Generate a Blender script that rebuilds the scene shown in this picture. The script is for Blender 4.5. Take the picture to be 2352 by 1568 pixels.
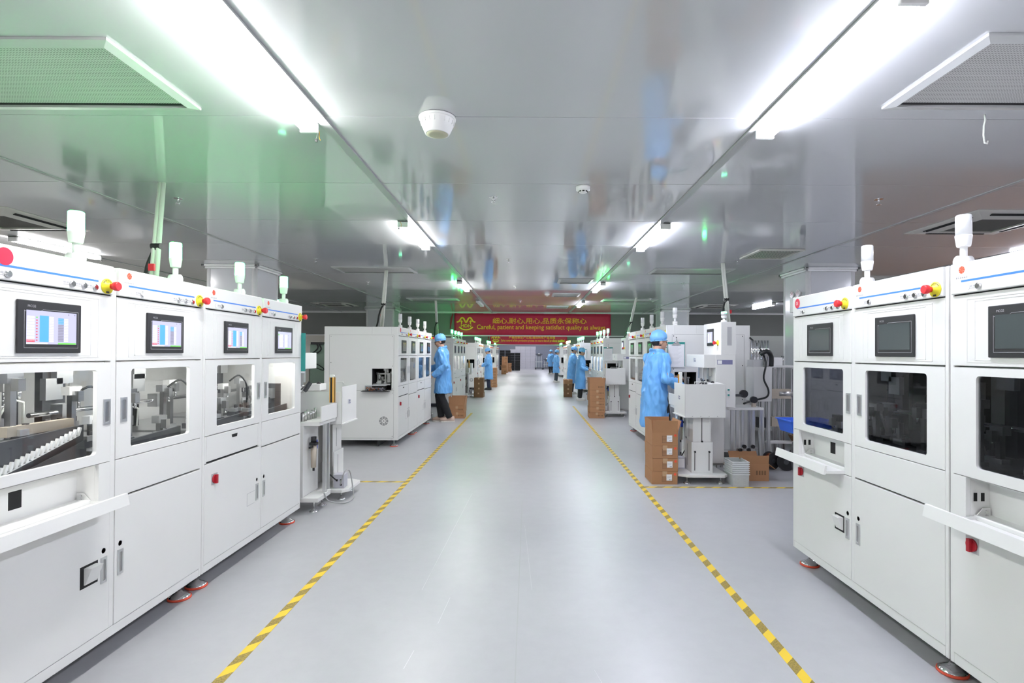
import bpy, bmesh, math, random
from mathutils import Vector, Matrix, noise
R = math.radians
random.seed(7)
for o in list(bpy.data.objects): bpy.data.objects.remove(o)
scene = bpy.context.scene
COL = scene.collection

# ------------------------------------------------------------------ camera
F_PX = 1240.0
cam_d = bpy.data.cameras.new('camera'); cam = bpy.data.objects.new('camera', cam_d); COL.objects.link(cam)
cam_d.sensor_fit = 'HORIZONTAL'; cam_d.sensor_width = 36.0
cam_d.lens = F_PX / 2352.0 * 36.0
cam_d.shift_x = -37.0 / 2352.0
cam_d.shift_y = 18.0 / 2352.0
cam_d.clip_start = 0.05; cam_d.clip_end = 200
cam.location = (0, 0, 1.40)
cam.rotation_euler = (Matrix.Rotation(R(90.42), 4, 'X') @ Matrix.Rotation(R(0.28), 4, 'Z')).to_euler()
scene.camera = cam

# ------------------------------------------------------------------ world, exposure
world = bpy.data.worlds.new('world'); scene.world = world; world.use_nodes = True
world.node_tree.nodes['Background'].inputs[0].default_value = (0.9, 0.95, 1.0, 1)
world.node_tree.nodes['Background'].inputs[1].default_value = 0.3
vs = scene.view_settings
vs.view_transform = 'Standard'; vs.look = 'None'; vs.gamma = 1.0; vs.use_curve_mapping = False
vs.exposure = 1.22
LAMP_STRENGTH = 34.0
LAMP_COLOR = (1.0, 0.985, 0.985)

HC = 2.68            # ceiling height

# ------------------------------------------------------------------ materials
MATS = {}
def mat(name, col, rough=0.5, metal=0.0, noise_amt=0.03, scale=12.0, bump=0.0, bscale=60.0, emit=None, strength=0.0, ior=1.5, coat=0.0, alpha=1.0):
    m = bpy.data.materials.new(name); m.use_nodes = True; nt = m.node_tree
    b = nt.nodes['Principled BSDF']
    b.inputs['Roughness'].default_value = rough; b.inputs['Metallic'].default_value = metal
    b.inputs['IOR'].default_value = ior; b.inputs['Coat Weight'].default_value = coat
    tc = nt.nodes.new('ShaderNodeTexCoord')
    n = nt.nodes.new('ShaderNodeTexNoise'); n.inputs['Scale'].default_value = scale; n.inputs['Detail'].default_value = 3
    nt.links.new(tc.outputs['Object'], n.inputs['Vector'])
    mr = nt.nodes.new('ShaderNodeMapRange'); mr.inputs['To Min'].default_value = 1 - noise_amt; mr.inputs['To Max'].default_value = 1 + noise_amt
    nt.links.new(n.outputs['Fac'], mr.inputs['Value'])
    hs = nt.nodes.new('ShaderNodeHueSaturation'); hs.inputs['Color'].default_value = (*col, 1)
    nt.links.new(mr.outputs[0], hs.inputs['Value'])
    nt.links.new(hs.outputs[0], b.inputs['Base Color'])
    if bump:
        n2 = nt.nodes.new('ShaderNodeTexNoise'); n2.inputs['Scale'].default_value = bscale; n2.inputs['Detail'].default_value = 4
        nt.links.new(tc.outputs['Object'], n2.inputs['Vector'])
        bp = nt.nodes.new('ShaderNodeBump'); bp.inputs['Strength'].default_value = bump; bp.inputs['Distance'].default_value = 0.01
        nt.links.new(n2.outputs['Fac'], bp.inputs['Height']); nt.links.new(bp.outputs[0], b.inputs['Normal'])
    if emit:
        b.inputs['Emission Color'].default_value = (*emit, 1); b.inputs['Emission Strength'].default_value = strength
    MATS[name] = m
    return m

def glassmat(name, tint, rough=0.02, refl=0.04):
    m = bpy.data.materials.new(name); m.use_nodes = True; nt = m.node_tree
    for n in list(nt.nodes): nt.nodes.remove(n)
    out = nt.nodes.new('ShaderNodeOutputMaterial'); mix = nt.nodes.new('ShaderNodeMixShader')
    tr = nt.nodes.new('ShaderNodeBsdfTransparent'); gl = nt.nodes.new('ShaderNodeBsdfGlossy'); lw = nt.nodes.new('ShaderNodeLayerWeight')
    lw.inputs['Blend'].default_value = 0.5
    pw = nt.nodes.new('ShaderNodeMath'); pw.operation = 'POWER'; pw.inputs[1].default_value = 5.0
    ma = nt.nodes.new('ShaderNodeMath'); ma.operation = 'MULTIPLY_ADD'; ma.inputs[1].default_value = 0.93; ma.inputs[2].default_value = refl
    tr.inputs[0].default_value = (*tint, 1); gl.inputs['Roughness'].default_value = rough
    nt.links.new(lw.outputs['Facing'], pw.inputs[0]); nt.links.new(pw.outputs[0], ma.inputs[0])
    nt.links.new(ma.outputs[0], mix.inputs[0]); nt.links.new(tr.outputs[0], mix.inputs[1]); nt.links.new(gl.outputs[0], mix.inputs[2])
    nt.links.new(mix.outputs[0], out.inputs[0])
    MATS[name] = m
    return m

mat('white_coat', (0.765, 0.765, 0.75), 0.38, noise_amt=0.012, scale=6, bump=0.02, bscale=400)
mat('white_plastic', (0.84, 0.84, 0.83), 0.35, noise_amt=0.01)
mat('grey_line', (0.30, 0.30, 0.30), 0.6)
mat('black_plastic', (0.018, 0.018, 0.021), 0.45, bump=0.03, bscale=300)
mat('black_matte', (0.008, 0.008, 0.009), 0.8)
mat('screen_off', (0.07, 0.085, 0.085), 0.12, noise_amt=0.05)
mat('dark_steel', (0.10, 0.105, 0.115), 0.42, metal=0.55, noise_amt=0.25, scale=9)
mat('steel', (0.55, 0.55, 0.55), 0.28, metal=1.0, noise_amt=0.05)
mat('chrome', (0.75, 0.75, 0.76), 0.12, metal=1.0, noise_amt=0.02)
mat('aluminium', (0.62, 0.63, 0.64), 0.35, metal=0.85, noise_amt=0.05)
mat('beige_metal', (0.52, 0.46, 0.38), 0.45, metal=0.2)
mat('blue_line', (0.05, 0.22, 0.72), 0.45)
mat('logo_red', (0.85, 0.10, 0.04), 0.5)
mat('red_button', (0.72, 0.02, 0.03), 0.35)
mat('red_switch', (0.45, 0.015, 0.03), 0.4)
mat('red_pad', (0.80, 0.10, 0.05), 0.6)
mat('sticker_red', (0.78, 0.02, 0.07), 0.4)
mat('yellow_ring', (0.90, 0.78, 0.03), 0.45)
mat('ink_black', (0.03, 0.03, 0.03), 0.7)
mat('print_blue', (0.20, 0.20, 0.36), 0.6)
mat('print_grey', (0.45, 0.45, 0.47), 0.6)
mat('lens_off', (0.80, 0.81, 0.82), 0.25)
mat('lens_green', (0.75, 0.95, 0.80), 0.3, emit=(0.025, 1.0, 0.16), strength=26.0)
mat('lens_green_far', (0.75, 0.95, 0.80), 0.3, emit=(0.02, 1.0, 0.12), strength=20.0)
mat('lens_yellow', (0.95, 0.85, 0.4), 0.3, emit=(1.0, 0.72, 0.12), strength=14.0)
mat('lens_red', (0.9, 0.2, 0.1), 0.3, emit=(1.0, 0.12, 0.04), strength=12.0)
mat('lamp_diffuser', (0.9, 0.9, 0.9), 0.4, emit=LAMP_COLOR, strength=LAMP_STRENGTH)
mat('lamp_diffuser_cool', (0.9, 0.9, 0.9), 0.4, emit=(0.93, 0.945, 1.08), strength=LAMP_STRENGTH)
mat('lens_pale_green', (0.62, 0.92, 0.80), 0.3, emit=(0.10, 1.0, 0.45), strength=5.0)
mat('diffuser_frame', (0.50, 0.51, 0.51), 0.35)
mat('bin_wall', (0.52, 0.54, 0.54), 0.3, noise_amt=0.1, scale=30)
mat('scratch', (0.60, 0.60, 0.61), 0.5)
mat('lamp_unlit', (0.80, 0.80, 0.80), 0.4)
mat('led_strip', (0.9, 0.9, 0.9), 0.4, emit=(1.0, 0.99, 0.94), strength=10.0)
mat('scr_bg', (0.02, 0.02, 0.025), 0.3, emit=(0.60, 0.60, 0.84), strength=0.5)
mat('scr_white', (0.02, 0.02, 0.025), 0.3, emit=(0.92, 0.92, 0.98), strength=0.5)
mat('scr_cyan', (0.02, 0.02, 0.025), 0.3, emit=(0.10, 0.48, 0.98), strength=0.5)
mat('scr_grey', (0.02, 0.02, 0.025), 0.3, emit=(0.30, 0.29, 0.40), strength=0.5)
mat('scr_red', (0.02, 0.02, 0.025), 0.3, emit=(0.80, 0.07, 0.14), strength=0.5)
mat('scr_green', (0.02, 0.02, 0.025), 0.3, emit=(0.22, 0.78, 0.12), strength=0.5)
mat('cardboard', (0.42, 0.215, 0.105), 0.8, noise_amt=0.08, scale=8, bump=0.05, bscale=80)
mat('cardboard_dark', (0.22, 0.12, 0.06), 0.85, noise_amt=0.1)
mat('tape_tan', (0.52, 0.33, 0.19), 0.35)
mat('paper', (0.86, 0.86, 0.88), 0.7, noise_amt=0.015)
mat('teal', (0.03, 0.30, 0.27), 0.4)
mat('white_carton', (0.66, 0.65, 0.72), 0.75, noise_amt=0.06)
mat('black_crate', (0.012, 0.012, 0.014), 0.6)
mat('blue_crate', (0.04, 0.16, 0.80), 0.4)
mat('copper', (0.55, 0.16, 0.06), 0.35, metal=0.6, noise_amt=0.15, scale=90)
mat('dark_bag', (0.09, 0.095, 0.10), 0.5, bump=0.5, bscale=12)
mat('smock', (0.15, 0.42, 0.84), 0.32, noise_amt=0.09, scale=5, bump=0.45, bscale=11)
mat('cap_blue', (0.19, 0.47, 0.86), 0.5, noise_amt=0.08, scale=14, bump=0.15, bscale=30)
mat('skin', (0.58, 0.33, 0.23), 0.5, noise_amt=0.05)
mat('hair', (0.012, 0.011, 0.012), 0.5)
mat('lips', (0.42, 0.14, 0.12), 0.5)
mat('trouser_black', (0.013, 0.013, 0.016), 0.75, bump=0.1, bscale=14)
mat('trouser_navy', (0.016, 0.022, 0.05), 0.75, bump=0.1, bscale=14)
mat('trouser_grey', (0.045, 0.06, 0.075), 0.75, bump=0.1, bscale=14)
mat('shoe_beige', (0.60, 0.44, 0.36), 0.6)
mat('shoe_white', (0.78, 0.76, 0.74), 0.6)
mat('shoe_black', (0.02, 0.02, 0.022), 0.5)
mat('sole', (0.72, 0.68, 0.62), 0.7)
mat('conduit', (0.74, 0.76, 0.70), 0.4)
mat('cable_black', (0.014, 0.016, 0.016), 0.45)
mat('cable_grey', (0.36, 0.36, 0.36), 0.5)
mat('column_panel', (0.60, 0.61, 0.64), 0.16, noise_amt=0.02, ior=1.6)
mat('column_trim', (0.82, 0.82, 0.83), 0.3)
mat('curtain', (0.20, 0.21, 0.20), 0.65, noise_amt=0.06, scale=3)
mat('wall_grey', (0.23, 0.25, 0.31), 0.5)
mat('wall_white', (0.74, 0.70, 0.63), 0.5)
mat('banner_red', (0.62, 0.016, 0.07), 0.55, noise_amt=0.06, scale=4)
mat('banner_gold', (1.0, 0.52, 0.04), 0.5)
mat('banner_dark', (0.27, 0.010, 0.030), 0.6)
mat('ac_white', (0.62, 0.61, 0.56), 0.4)
mat('ac_dark', (0.10, 0.10, 0.085), 0.7)
mat('mesh_grey', (0.40, 0.40, 0.39), 0.5, noise_amt=0.05)
mat('trunk_grey', (0.42, 0.43, 0.43), 0.35)
mat('gold_sensor', (0.85, 0.42, 0.03), 0.4)
mat('clear_plastic_edge', (0.75, 0.77, 0.78), 0.25)
mat('grey_box', (0.50, 0.50, 0.56), 0.45)
mat('green_box', (0.30, 0.42, 0.34), 0.5)
mat('speaker_grille', (0.50, 0.48, 0.36), 0.6)
mat('valve_blue', (0.02, 0.07, 0.55), 0.4)
glassmat('clear_glass', (0.96, 0.97, 0.975))
glassmat('tinted_glass', (0.66, 0.67, 0.69))  # darker tint for the windows of the switched-off units
mat('clear_plastic', (0.74, 0.76, 0.76), 0.3, noise_amt=0.06, scale=30)
glassmat('thin_clear_plastic', (0.90, 0.91, 0.92), 0.08)

# perforated grille: real surface, dot relief from a checker pattern of holes
def perforated(name, col, scale):
    m = bpy.data.materials.new(name); m.use_nodes = True; nt = m.node_tree; b = nt.nodes['Principled BSDF']
    tc = nt.nodes.new('ShaderNodeTexCoord'); v = nt.nodes.new('ShaderNodeTexVoronoi'); v.voronoi_dimensions = '2D'; v.inputs['Scale'].default_value = scale; v.inputs['Randomness'].default_value = 0.0
    nt.links.new(tc.outputs['Object'], v.inputs['Vector'])
    cr = nt.nodes.new('ShaderNodeValToRGB'); cr.color_ramp.elements[0].position = 0.28; cr.color_ramp.elements[0].color = (col[0]*0.42, col[1]*0.42, col[2]*0.42, 1)
    cr.color_ramp.elements[1].position = 0.36; cr.color_ramp.elements[1].color = (*col, 1)
    nt.links.new(v.outputs['Distance'], cr.inputs[0]); nt.links.new(cr.outputs[0], b.inputs['Base Color'])
    b.inputs['Roughness'].default_value = 0.45
    MATS[name] = m
perforated('perforated_sheet', (0.56, 0.56, 0.55), 75.0)

def floor_material():
    m = bpy.data.materials.new('epoxy_floor'); m.use_nodes = True; nt = m.node_tree; b = nt.nodes['Principled BSDF']
    L = nt.links.new
    tc = nt.nodes.new('ShaderNodeTexCoord')
    n1 = nt.nodes.new('ShaderNodeTexNoise'); n1.inputs['Scale'].default_value = 0.5; n1.inputs['Detail'].default_value = 6
    n2 = nt.nodes.new('ShaderNodeTexNoise'); n2.inputs['Scale'].default_value = 9.0; n2.inputs['Detail'].default_value = 8; n2.inputs['Roughness'].default_value = 0.7
    L(tc.outputs['Object'], n1.inputs['Vector']); L(tc.outputs['Object'], n2.inputs['Vector'])
    cr = nt.nodes.new('ShaderNodeValToRGB')
    cr.color_ramp.elements[0].position = 0.3; cr.color_ramp.elements[0].color = (0.415, 0.42, 0.44, 1)
    cr.color_ramp.elements[1].position = 0.7; cr.color_ramp.elements[1].color = (0.485, 0.487, 0.50, 1)
    L(n1.outputs['Fac'], cr.inputs[0])
    # stains and scuffs of their own shape
    cr2 = nt.nodes.new('ShaderNodeValToRGB'); cr2.color_ramp.elements[0].position = 0.22; cr2.color_ramp.elements[0].color = (0.93, 0.93, 0.935, 1)
    cr2.color_ramp.elements[1].position = 0.62; cr2.color_ramp.elements[1].color = (1, 1, 1, 1)
    L(n2.outputs['Fac'], cr2.inputs[0])
    mx = nt.nodes.new('ShaderNodeMix'); mx.data_type = 'RGBA'; mx.blend_type = 'MULTIPLY'; mx.inputs[0].default_value = 1.0
    L(cr.outputs[0], mx.inputs[6]); L(cr2.outputs[0], mx.inputs[7])
    L(mx.outputs[2], b.inputs['Base Color'])
    mr = nt.nodes.new('ShaderNodeMapRange'); mr.inputs['To Min'].default_value = 0.29; mr.inputs['To Max'].default_value = 0.42
    n4 = nt.nodes.new('ShaderNodeTexNoise'); n4.inputs['Scale'].default_value = 1.3; n4.inputs['Detail'].default_value = 4; L(tc.outputs['Object'], n4.inputs['Vector'])
    L(n4.outputs['Fac'], mr.inputs['Value']); L(mr.outputs[0], b.inputs['Roughness'])
    n3 = nt.nodes.new('ShaderNodeTexNoise'); n3.inputs['Scale'].default_value = 2.2; n3.inputs['Detail'].default_value = 3
    L(tc.outputs['Object'], n3.inputs['Vector'])
    bp = nt.nodes.new('ShaderNodeBump'); bp.inputs['Strength'].default_value = 0.10; bp.inputs['Distance'].default_value = 0.02
    L(n3.outputs['Fac'], bp.inputs['Height']); L(bp.outputs[0], b.inputs['Normal'])
    b.inputs['IOR'].default_value = 1.6
    MATS['epoxy_floor'] = m
floor_material()

def ceiling_material():
    m = bpy.data.materials.new('ceiling_panel'); m.use_nodes = True; nt = m.node_tree; b = nt.nodes['Principled BSDF']
    L = nt.links.new
    tc = nt.nodes.new('ShaderNodeTexCoord'); mp = nt.nodes.new('ShaderNodeMapping'); mp.inputs['Scale'].default_value = (1.0, 0.25, 1.0)
    n = nt.nodes.new('ShaderNodeTexNoise'); n.inputs['Scale'].default_value = 2.0; n.inputs['Detail'].default_value = 2
    L(tc.outputs['Object'], mp.inputs['Vector']); L(mp.outputs[0], n.inputs['Vector'])
    bp = nt.nodes.new('ShaderNodeBump'); bp.inputs['Strength'].default_value = 0.05; bp.inputs['Distance'].default_value = 0.02
    L(n.outputs['Fac'], bp.inputs['Height']); L(bp.outputs[0], b.inputs['Normal'])
    b.inputs['Base Color'].default_value = (0.55, 0.565, 0.58, 1)
    b.inputs['Roughness'].default_value = 0.065; b.inputs['IOR'].default_value = 2.05
    MATS['ceiling_panel'] = m
ceiling_material()

def stripe_material():
    m = bpy.data.materials.new('hazard_tape'); m.use_nodes = True; nt = m.node_tree; b = nt.nodes['Principled BSDF']
    L = nt.links.new
    tc = nt.nodes.new('ShaderNodeTexCoord'); sx = nt.nodes.new('ShaderNodeSeparateXYZ'); L(tc.outputs['Object'], sx.inputs[0])
    s = nt.nodes.new('ShaderNodeMath'); s.operation = 'SUBTRACT'; L(sx.outputs[1], s.inputs[0]); L(sx.outputs[0], s.inputs[1])
    d = nt.nodes.new('ShaderNodeMath'); d.operation = 'DIVIDE'; L(s.outputs[0], d.inputs[0]); d.inputs[1].default_value = 0.17
    f = nt.nodes.new('ShaderNodeMath'); f.operation = 'FRACT'; L(d.outputs[0], f.inputs[0])
    g = nt.nodes.new('ShaderNodeMath'); g.operation = 'GREATER_THAN'; L(f.outputs[0], g.inputs[0]); g.inputs[1].default_value = 0.5
    n = nt.nodes.new('ShaderNodeTexNoise'); n.inputs['Scale'].default_value = 160; n.inputs['Detail'].default_value = 2; L(tc.outputs['Object'], n.inputs['Vector'])
    cr = nt.nodes.new('ShaderNodeValToRGB'); cr.color_ramp.elements[0].position = 0.35; cr.color_ramp.elements[0].color = (0.20, 0.15, 0.03, 1)
    cr.color_ramp.elements[1].position = 0.65; cr.color_ramp.elements[1].color = (0.42, 0.30, 0.06, 1); L(n.outputs['Fac'], cr.inputs[0])
    mx = nt.nodes.new('ShaderNodeMix'); mx.data_type = 'RGBA'; L(g.outputs[0], mx.inputs[0]); L(cr.outputs[0], mx.inputs[6]); mx.inputs[7].default_value = (0.80, 0.56, 0.035, 1)
    L(mx.outputs[2], b.inputs['Base Color']); b.inputs['Roughness'].default_value = 0.5
    MATS['hazard_tape'] = m
stripe_material()

# ------------------------------------------------------------------ mesh helpers
class MB:
    def __init__(s): s.v = []; s.f = []; s.m = []; s.mats = []; s.sm = []
    def mi(s, name):
        if name not in s.mats: s.mats.append(name)
        return s.mats.index(name)
    def add(s, vs, fs, m, smooth=False):
        k = len(s.v); i = s.mi(m)
        s.v += [tuple(p) for p in vs]
        for f in fs: s.f.append(tuple(k + a for a in f)); s.m.append(i); s.sm.append(smooth)
        return s
    def box(s, x0, x1, y0, y1, z0, z1, m='white_coat'):
        if x0 > x1: x0, x1 = x1, x0
        if y0 > y1: y0, y1 = y1, y0
        if z0 > z1: z0, z1 = z1, z0
        vs = [(x0,y0,z0),(x1,y0,z0),(x1,y1,z0),(x0,y1,z0),(x0,y0,z1),(x1,y0,z1),(x1,y1,z1),(x0,y1,z1)]
        return s.add(vs, [(0,3,2,1),(4,5,6,7),(0,1,5,4),(1,2,6,5),(2,3,7,6),(3,0,4,7)], m)
    def obox(s, c, size, rot, m):
        """oriented box: centre, full size, euler rotation"""
        from mathutils import Euler
        M = Euler(rot).to_matrix(); hx, hy, hz = [a/2 for a in size]
        vs = [Vector(c) + M @ Vector(p) for p in [(-hx,-hy,-hz),(hx,-hy,-hz),(hx,hy,-hz),(-hx,hy,-hz),(-hx,-hy,hz),(hx,-hy,hz),(hx,hy,hz),(-hx,hy,hz)]]
        return s.add(vs, [(0,3,2,1),(4,5,6,7),(0,1,5,4),(1,2,6,5),(2,3,7,6),(3,0,4,7)], m)
    def cyl(s, p0, p1, r0, r1=None, n=16, m='steel', caps=True):
        if r1 is None: r1 = r0
        return s.tube([p0, p1], [r0, r1], n, m, caps)
    def tube(s, pts, radii, n=12, m='steel', caps=True, squash=None):
        """swept tube through points; radii scalar or list"""
        pts = [Vector(p) for p in pts]
        if not hasattr(radii, '__len__'): radii = [radii] * len(pts)
        k = len(s.v); i = s.mi(m)
        up = None; rings = []
        for j, p in enumerate(pts):
            if j == 0: t = pts[1] - p
            elif j == len(pts) - 1: t = p - pts[j-1]
            else: t = (pts[j+1] - pts[j]).normalized() + (p - pts[j-1]).normalized()
            if t.length < 1e-9: t = Vector((0,0,1))
            t.normalize()
            if up is None:
                up = Vector((0,0,1)) if abs(t.z) < 0.9 else Vector((0,1,0))
            a = (up - t * up.dot(t))
            if a.length < 1e-6: a = t.orthogonal()
            a.normalize(); b = t.cross(a); up = a
            for q in range(n):
                an = 2*math.pi*q/n
                s.v.append(tuple(p + (a*math.cos(an) + b*math.sin(an)) * radii[j]))
        for j in range(len(pts)-1):
            for q in range(n):
                a0 = k + j*n + q; a1 = k + j*n + (q+1) % n
                s.f.append((a0, a1, a1+n, a0+n)); s.m.append(i); s.sm.append(True)
        if caps:
            s.f.append(tuple(k + q for q in range(n))[::-1]); s.m.append(i); s.sm.append(False)
            e = k + (len(pts)-1)*n
            s.f.append(tuple(e + q for q in range(n))); s.m.append(i); s.sm.append(False)
        return s
    def lathe(s, prof, c=(0,0,0), n=24, m='steel', axis='Z', flip=False):
        """prof: list of (r, h) from bottom to top; m may be list per segment"""
        k = len(s.v); c = Vector(c)
        for r, h in prof:
            for q in range(n):
                an = 2*math.pi*q/n; u = r*math.cos(an); w = r*math.sin(an)
                p = {'Z': (u, w, h), 'Y': (u, h, -w), 'X': (h, u, w)}[axis]
                s.v.append(tuple(c + Vector(p)))
        for j in range(len(prof)-1):
            mm = m[j] if isinstance(m, (list, tuple)) else m; i = s.mi(mm)
            for q in range(n):
                a0 = k + j*n + q; a1 = k + j*n + (q+1) % n
                s.f.append((a0, a1, a1+n, a0+n)); s.m.append(i); s.sm.append(True)
        m0 = m[0] if isinstance(m, (list, tuple)) else m; m1 = m[-1] if isinstance(m, (list, tuple)) else m
        if prof[0][0] > 1e-6: s.f.append(tuple(k+q for q in range(n))[::-1]); s.m.append(s.mi(m0)); s.sm.append(False)
        e = k + (len(prof)-1)*n
        if prof[-1][0] > 1e-6: s.f.append(tuple(e+q for q in range(n))); s.m.append(s.mi(m1)); s.sm.append(False)
        return s
    def prism(s, poly, lo, hi, axis='Z', m='white_coat'):
        """extrude a 2D polygon; axis Z: (x,y); Y: (x,z); X: (y,z)"""
        n = len(poly)
        def P(a, b, h): return {'Z': (a,b,h), 'Y': (a,h,b), 'X': (h,a,b)}[axis]
        vs = [P(a,b,lo) for a,b in poly] + [P(a,b,hi) for a,b in poly]
        fs = [tuple(range(n)), tuple(range(2*n-1, n-1, -1))] + [(q, q+n, (q+1)%n+n, (q+1)%n) for q in range(n)]
        return s.add(vs, fs, m)
    def ellipsoid(s, c, r, m, nu=20, nv=14, keep=None, smooth=True):
        c = Vector(c); vs = []; fs = []
        for j in range(nv+1):
            th = math.pi*j/nv
            for q in range(nu):
                ph = 2*math.pi*q/nu
                vs.append((c.x + r[0]*math.sin(th)*math.cos(ph), c.y + r[1]*math.sin(th)*math.sin(ph), c.z + r[2]*math.cos(th)))
        for j in range(nv):
            for q in range(nu):
                f = (j*nu+q, (j+1)*nu+q, (j+1)*nu+(q+1)%nu, j*nu+(q+1)%nu)
                if keep:
                    ctr = sum((Vector(vs[a]) for a in f), Vector())/4 - c
                    if not keep(ctr): continue
                fs.append(f)
        return s.add(vs, fs, m, smooth)
    def ring_panel(s, x0, x1, z0, z1, h, y0, y1, r=0.02, m='white_coat', n=5):
        """front panel (normal -y) with one rounded hole h=(hx0,hx1,hz0,hz1)"""
        hx0, hx1, hz0, hz1 = h
        corners = [((x0,z0),(hx0+r,hz0+r),180),((x1,z0),(hx1-r,hz0+r),270),((x1,z1),(hx1-r,hz1-r),0),((x0,z1),(hx0+r,hz1-r),90)]
        inner = []; own = []
        for ci, (o, c, a0) in enumerate(corners):
            for q in range(n):
                a = R(a0 + 90*q/(n-1)); inner.append((c[0]+r*math.cos(a), c[1]+r*math.sin(a))); own.append(ci)
        N = len(inner)
        vs = []
        for y in (y0, y1):
            vs += [(a, y, b) for a, b in inner] + [(o[0], y, o[1]) for o, _, _ in corners]
        fs = []; S = N + 4
        for q in range(N):
            w = (q+1) % N
            if own[q] == own[w]:
                fs.append((q, w, N+own[q])); fs.append((S+w, S+q, S+N+own[q]))
            else:
                fs.append((q, w, N+own[w], N+own[q])); fs.append((S+w, S+q, S+N+own[q], S+N+own[w]))
            fs.append((w, q, S+q, S+w))
        for a in range(4):
            b = (a+1) % 4
            fs.append((N+a, N+b, S+N+b, S+N+a))
        return s.add(vs, fs, m)
    def build(s, name, parent=None, bevel=0.0, loc=None, segs=2):
        me = bpy.data.meshes.new(name); me.from_pydata(s.v, [], s.f)
        for mn in s.mats: me.materials.append(MATS[mn])
        me.polygons.foreach_set('material_index', s.m); me.polygons.foreach_set('use_smooth', s.sm)
        me.update()
        o = bpy.data.objects.new(name, me); COL.objects.link(o)
        if parent is not None: o.parent = parent
        if loc is not None: o.location = loc
        if bevel:
            b = o.modifiers.new('bevel', 'BEVEL'); b.width = bevel; b.segments = segs; b.limit_method = 'ANGLE'; b.angle_limit = R(40)
        return o

def crv(p, k=5):
    """smooth curve through the given points"""
    p = [Vector(a) for a in p]; out = []
    for i in range(len(p)-1):
        a, b, c, d = p[max(i-1,0)], p[i], p[i+1], p[min(i+2,len(p)-1)]
        for q in range(k):
            t = q/k; out.append(0.5*((2*b) + (c-a)*t + (2*a-5*b+4*c-d)*t*t + (3*b-a-3*c+d)*t**3))
    return out + [p[-1]]
def tag(o, label, cat, group=None, kind=None):
    o['label'] = label
    if cat: o['category'] = cat
    if group: o['group'] = group
    if kind: o['kind'] = kind
    return o
def thing(name, label, cat, loc=(0,0,0), rz=0.0, group=None):
    o = bpy.data.objects.new(name, None); COL.objects.link(o); o.empty_display_size = 0.1
    o.location = loc; o.rotation_euler = (0, 0, R(rz))
    return tag(o, label, cat, group)
def struct(o): o['kind'] = 'structure'; return o
def box_obj(name, parent, *a, m='white_coat', bevel=0.0):
    return MB().box(*a, m=m).build(name, parent, bevel)
KIDS = {}
def copy_tree(root, loc, rz, label, group=None, swap=None, drop=()):
    kids = {}
    for o in COL.objects:
        if o.parent is not None: kids.setdefault(o.parent.name, []).append(o)
    def rec(o, parent):
        c = o.copy(); COL.objects.link(c)
        if parent is not None:
            c.parent = parent
            c.matrix_parent_inverse = o.matrix_parent_inverse.copy()
        base = o.name.split('.')[0]
        if swap and base in swap and o.data is not None: c.data = swap[base]
        for ch in kids.get(o.name, []):
            if ch.name.split('.')[0] in drop: continue
            rec(ch, c)
        return c
    c = rec(root, None)
    c.location = loc; c.rotation_euler = (0, 0, R(rz)); c['label'] = label
    if group: c['group'] = group
    return c
def text_mesh(body, size, m, align='CENTER', extrude=0.0, sx=1.0, bold=0.0):
    cu = bpy.data.curves.new('text', 'FONT'); cu.body = body; cu.size = size; cu.align_x = align; cu.align_y = 'CENTER'; cu.extrude = extrude
    cu.offset = bold; cu.resolution_u = 3
    o = bpy.data.objects.new('text', cu); COL.objects.link(o)
    dg = bpy.context.evaluated_depsgraph_get()
    me = bpy.data.meshes.new_from_object(o.evaluated_get(dg))
    bpy.data.objects.remove(o); bpy.data.curves.remove(cu)
    me.materials.clear(); me.materials.append(MATS[m])
    return me
def text_obj(name, body, size, m, parent, loc, rot, align='CENTER', width=None, sx=1.0, bold=0.0, height=None):
    me = text_mesh(body, size, m, align)
    if width and len(me.vertices):
        xs = [v.co.x for v in me.vertices]; w = max(xs) - min(xs); k = width / w; c = (max(xs)+min(xs))/2
        for v in me.vertices: v.co.x = (v.co.x - c) * k
    if height and len(me.vertices):
        ys = [v.co.y for v in me.vertices]; k = height/(max(ys)-min(ys)); c = (max(ys)+min(ys))/2
        for v in me.vertices: v.co.y = (v.co.y - c) * k
    if bold:   # thicken the strokes by overlaid shifted copies of the outline
        vs0 = [v.co.copy() for v in me.vertices]; fs0 = [tuple(p.vertices) for p in me.polygons]; vs = []; fs = []
        for k, (dx, dy) in enumerate(((0,0),(bold,0),(-bold,0),(0,bold),(0,-bold))):
            n = len(vs); vs += [(v.x+dx, v.y+dy, v.z-0.0004*k) for v in vs0]; fs += [tuple(n+a for a in f) for f in fs0]
        me = bpy.data.meshes.new(name); me.from_pydata(vs, [], fs); me.materials.append(MATS[m])
    o = bpy.data.objects.new(name, me); COL.objects.link(o); o.parent = parent; o.location = loc; o.rotation_euler = rot
    return o
# ================================================================== the setting
X0, X1, YB, YE = -12.5, 12.5, -6.0, 49.5
struct(MB().box(X0, X1, YB, YE, -0.10, 0.0, 'epoxy_floor').build('floor'))
struct(MB().box(X0-0.1, X0, YB, YE, 0, HC, 'wall_white').build('wall_left'))
struct(MB().box(X1, X1+0.1, YB, YE, 0, HC, 'wall_white').build('wall_right'))
struct(MB().box(X0, X1, YE, YE+0.1, 0, HC, 'wall_grey').build('wall_back'))
struct(MB().box(X0, X1, YB-0.1, YB, 0, HC, 'wall_white').build('wall_front'))

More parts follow.
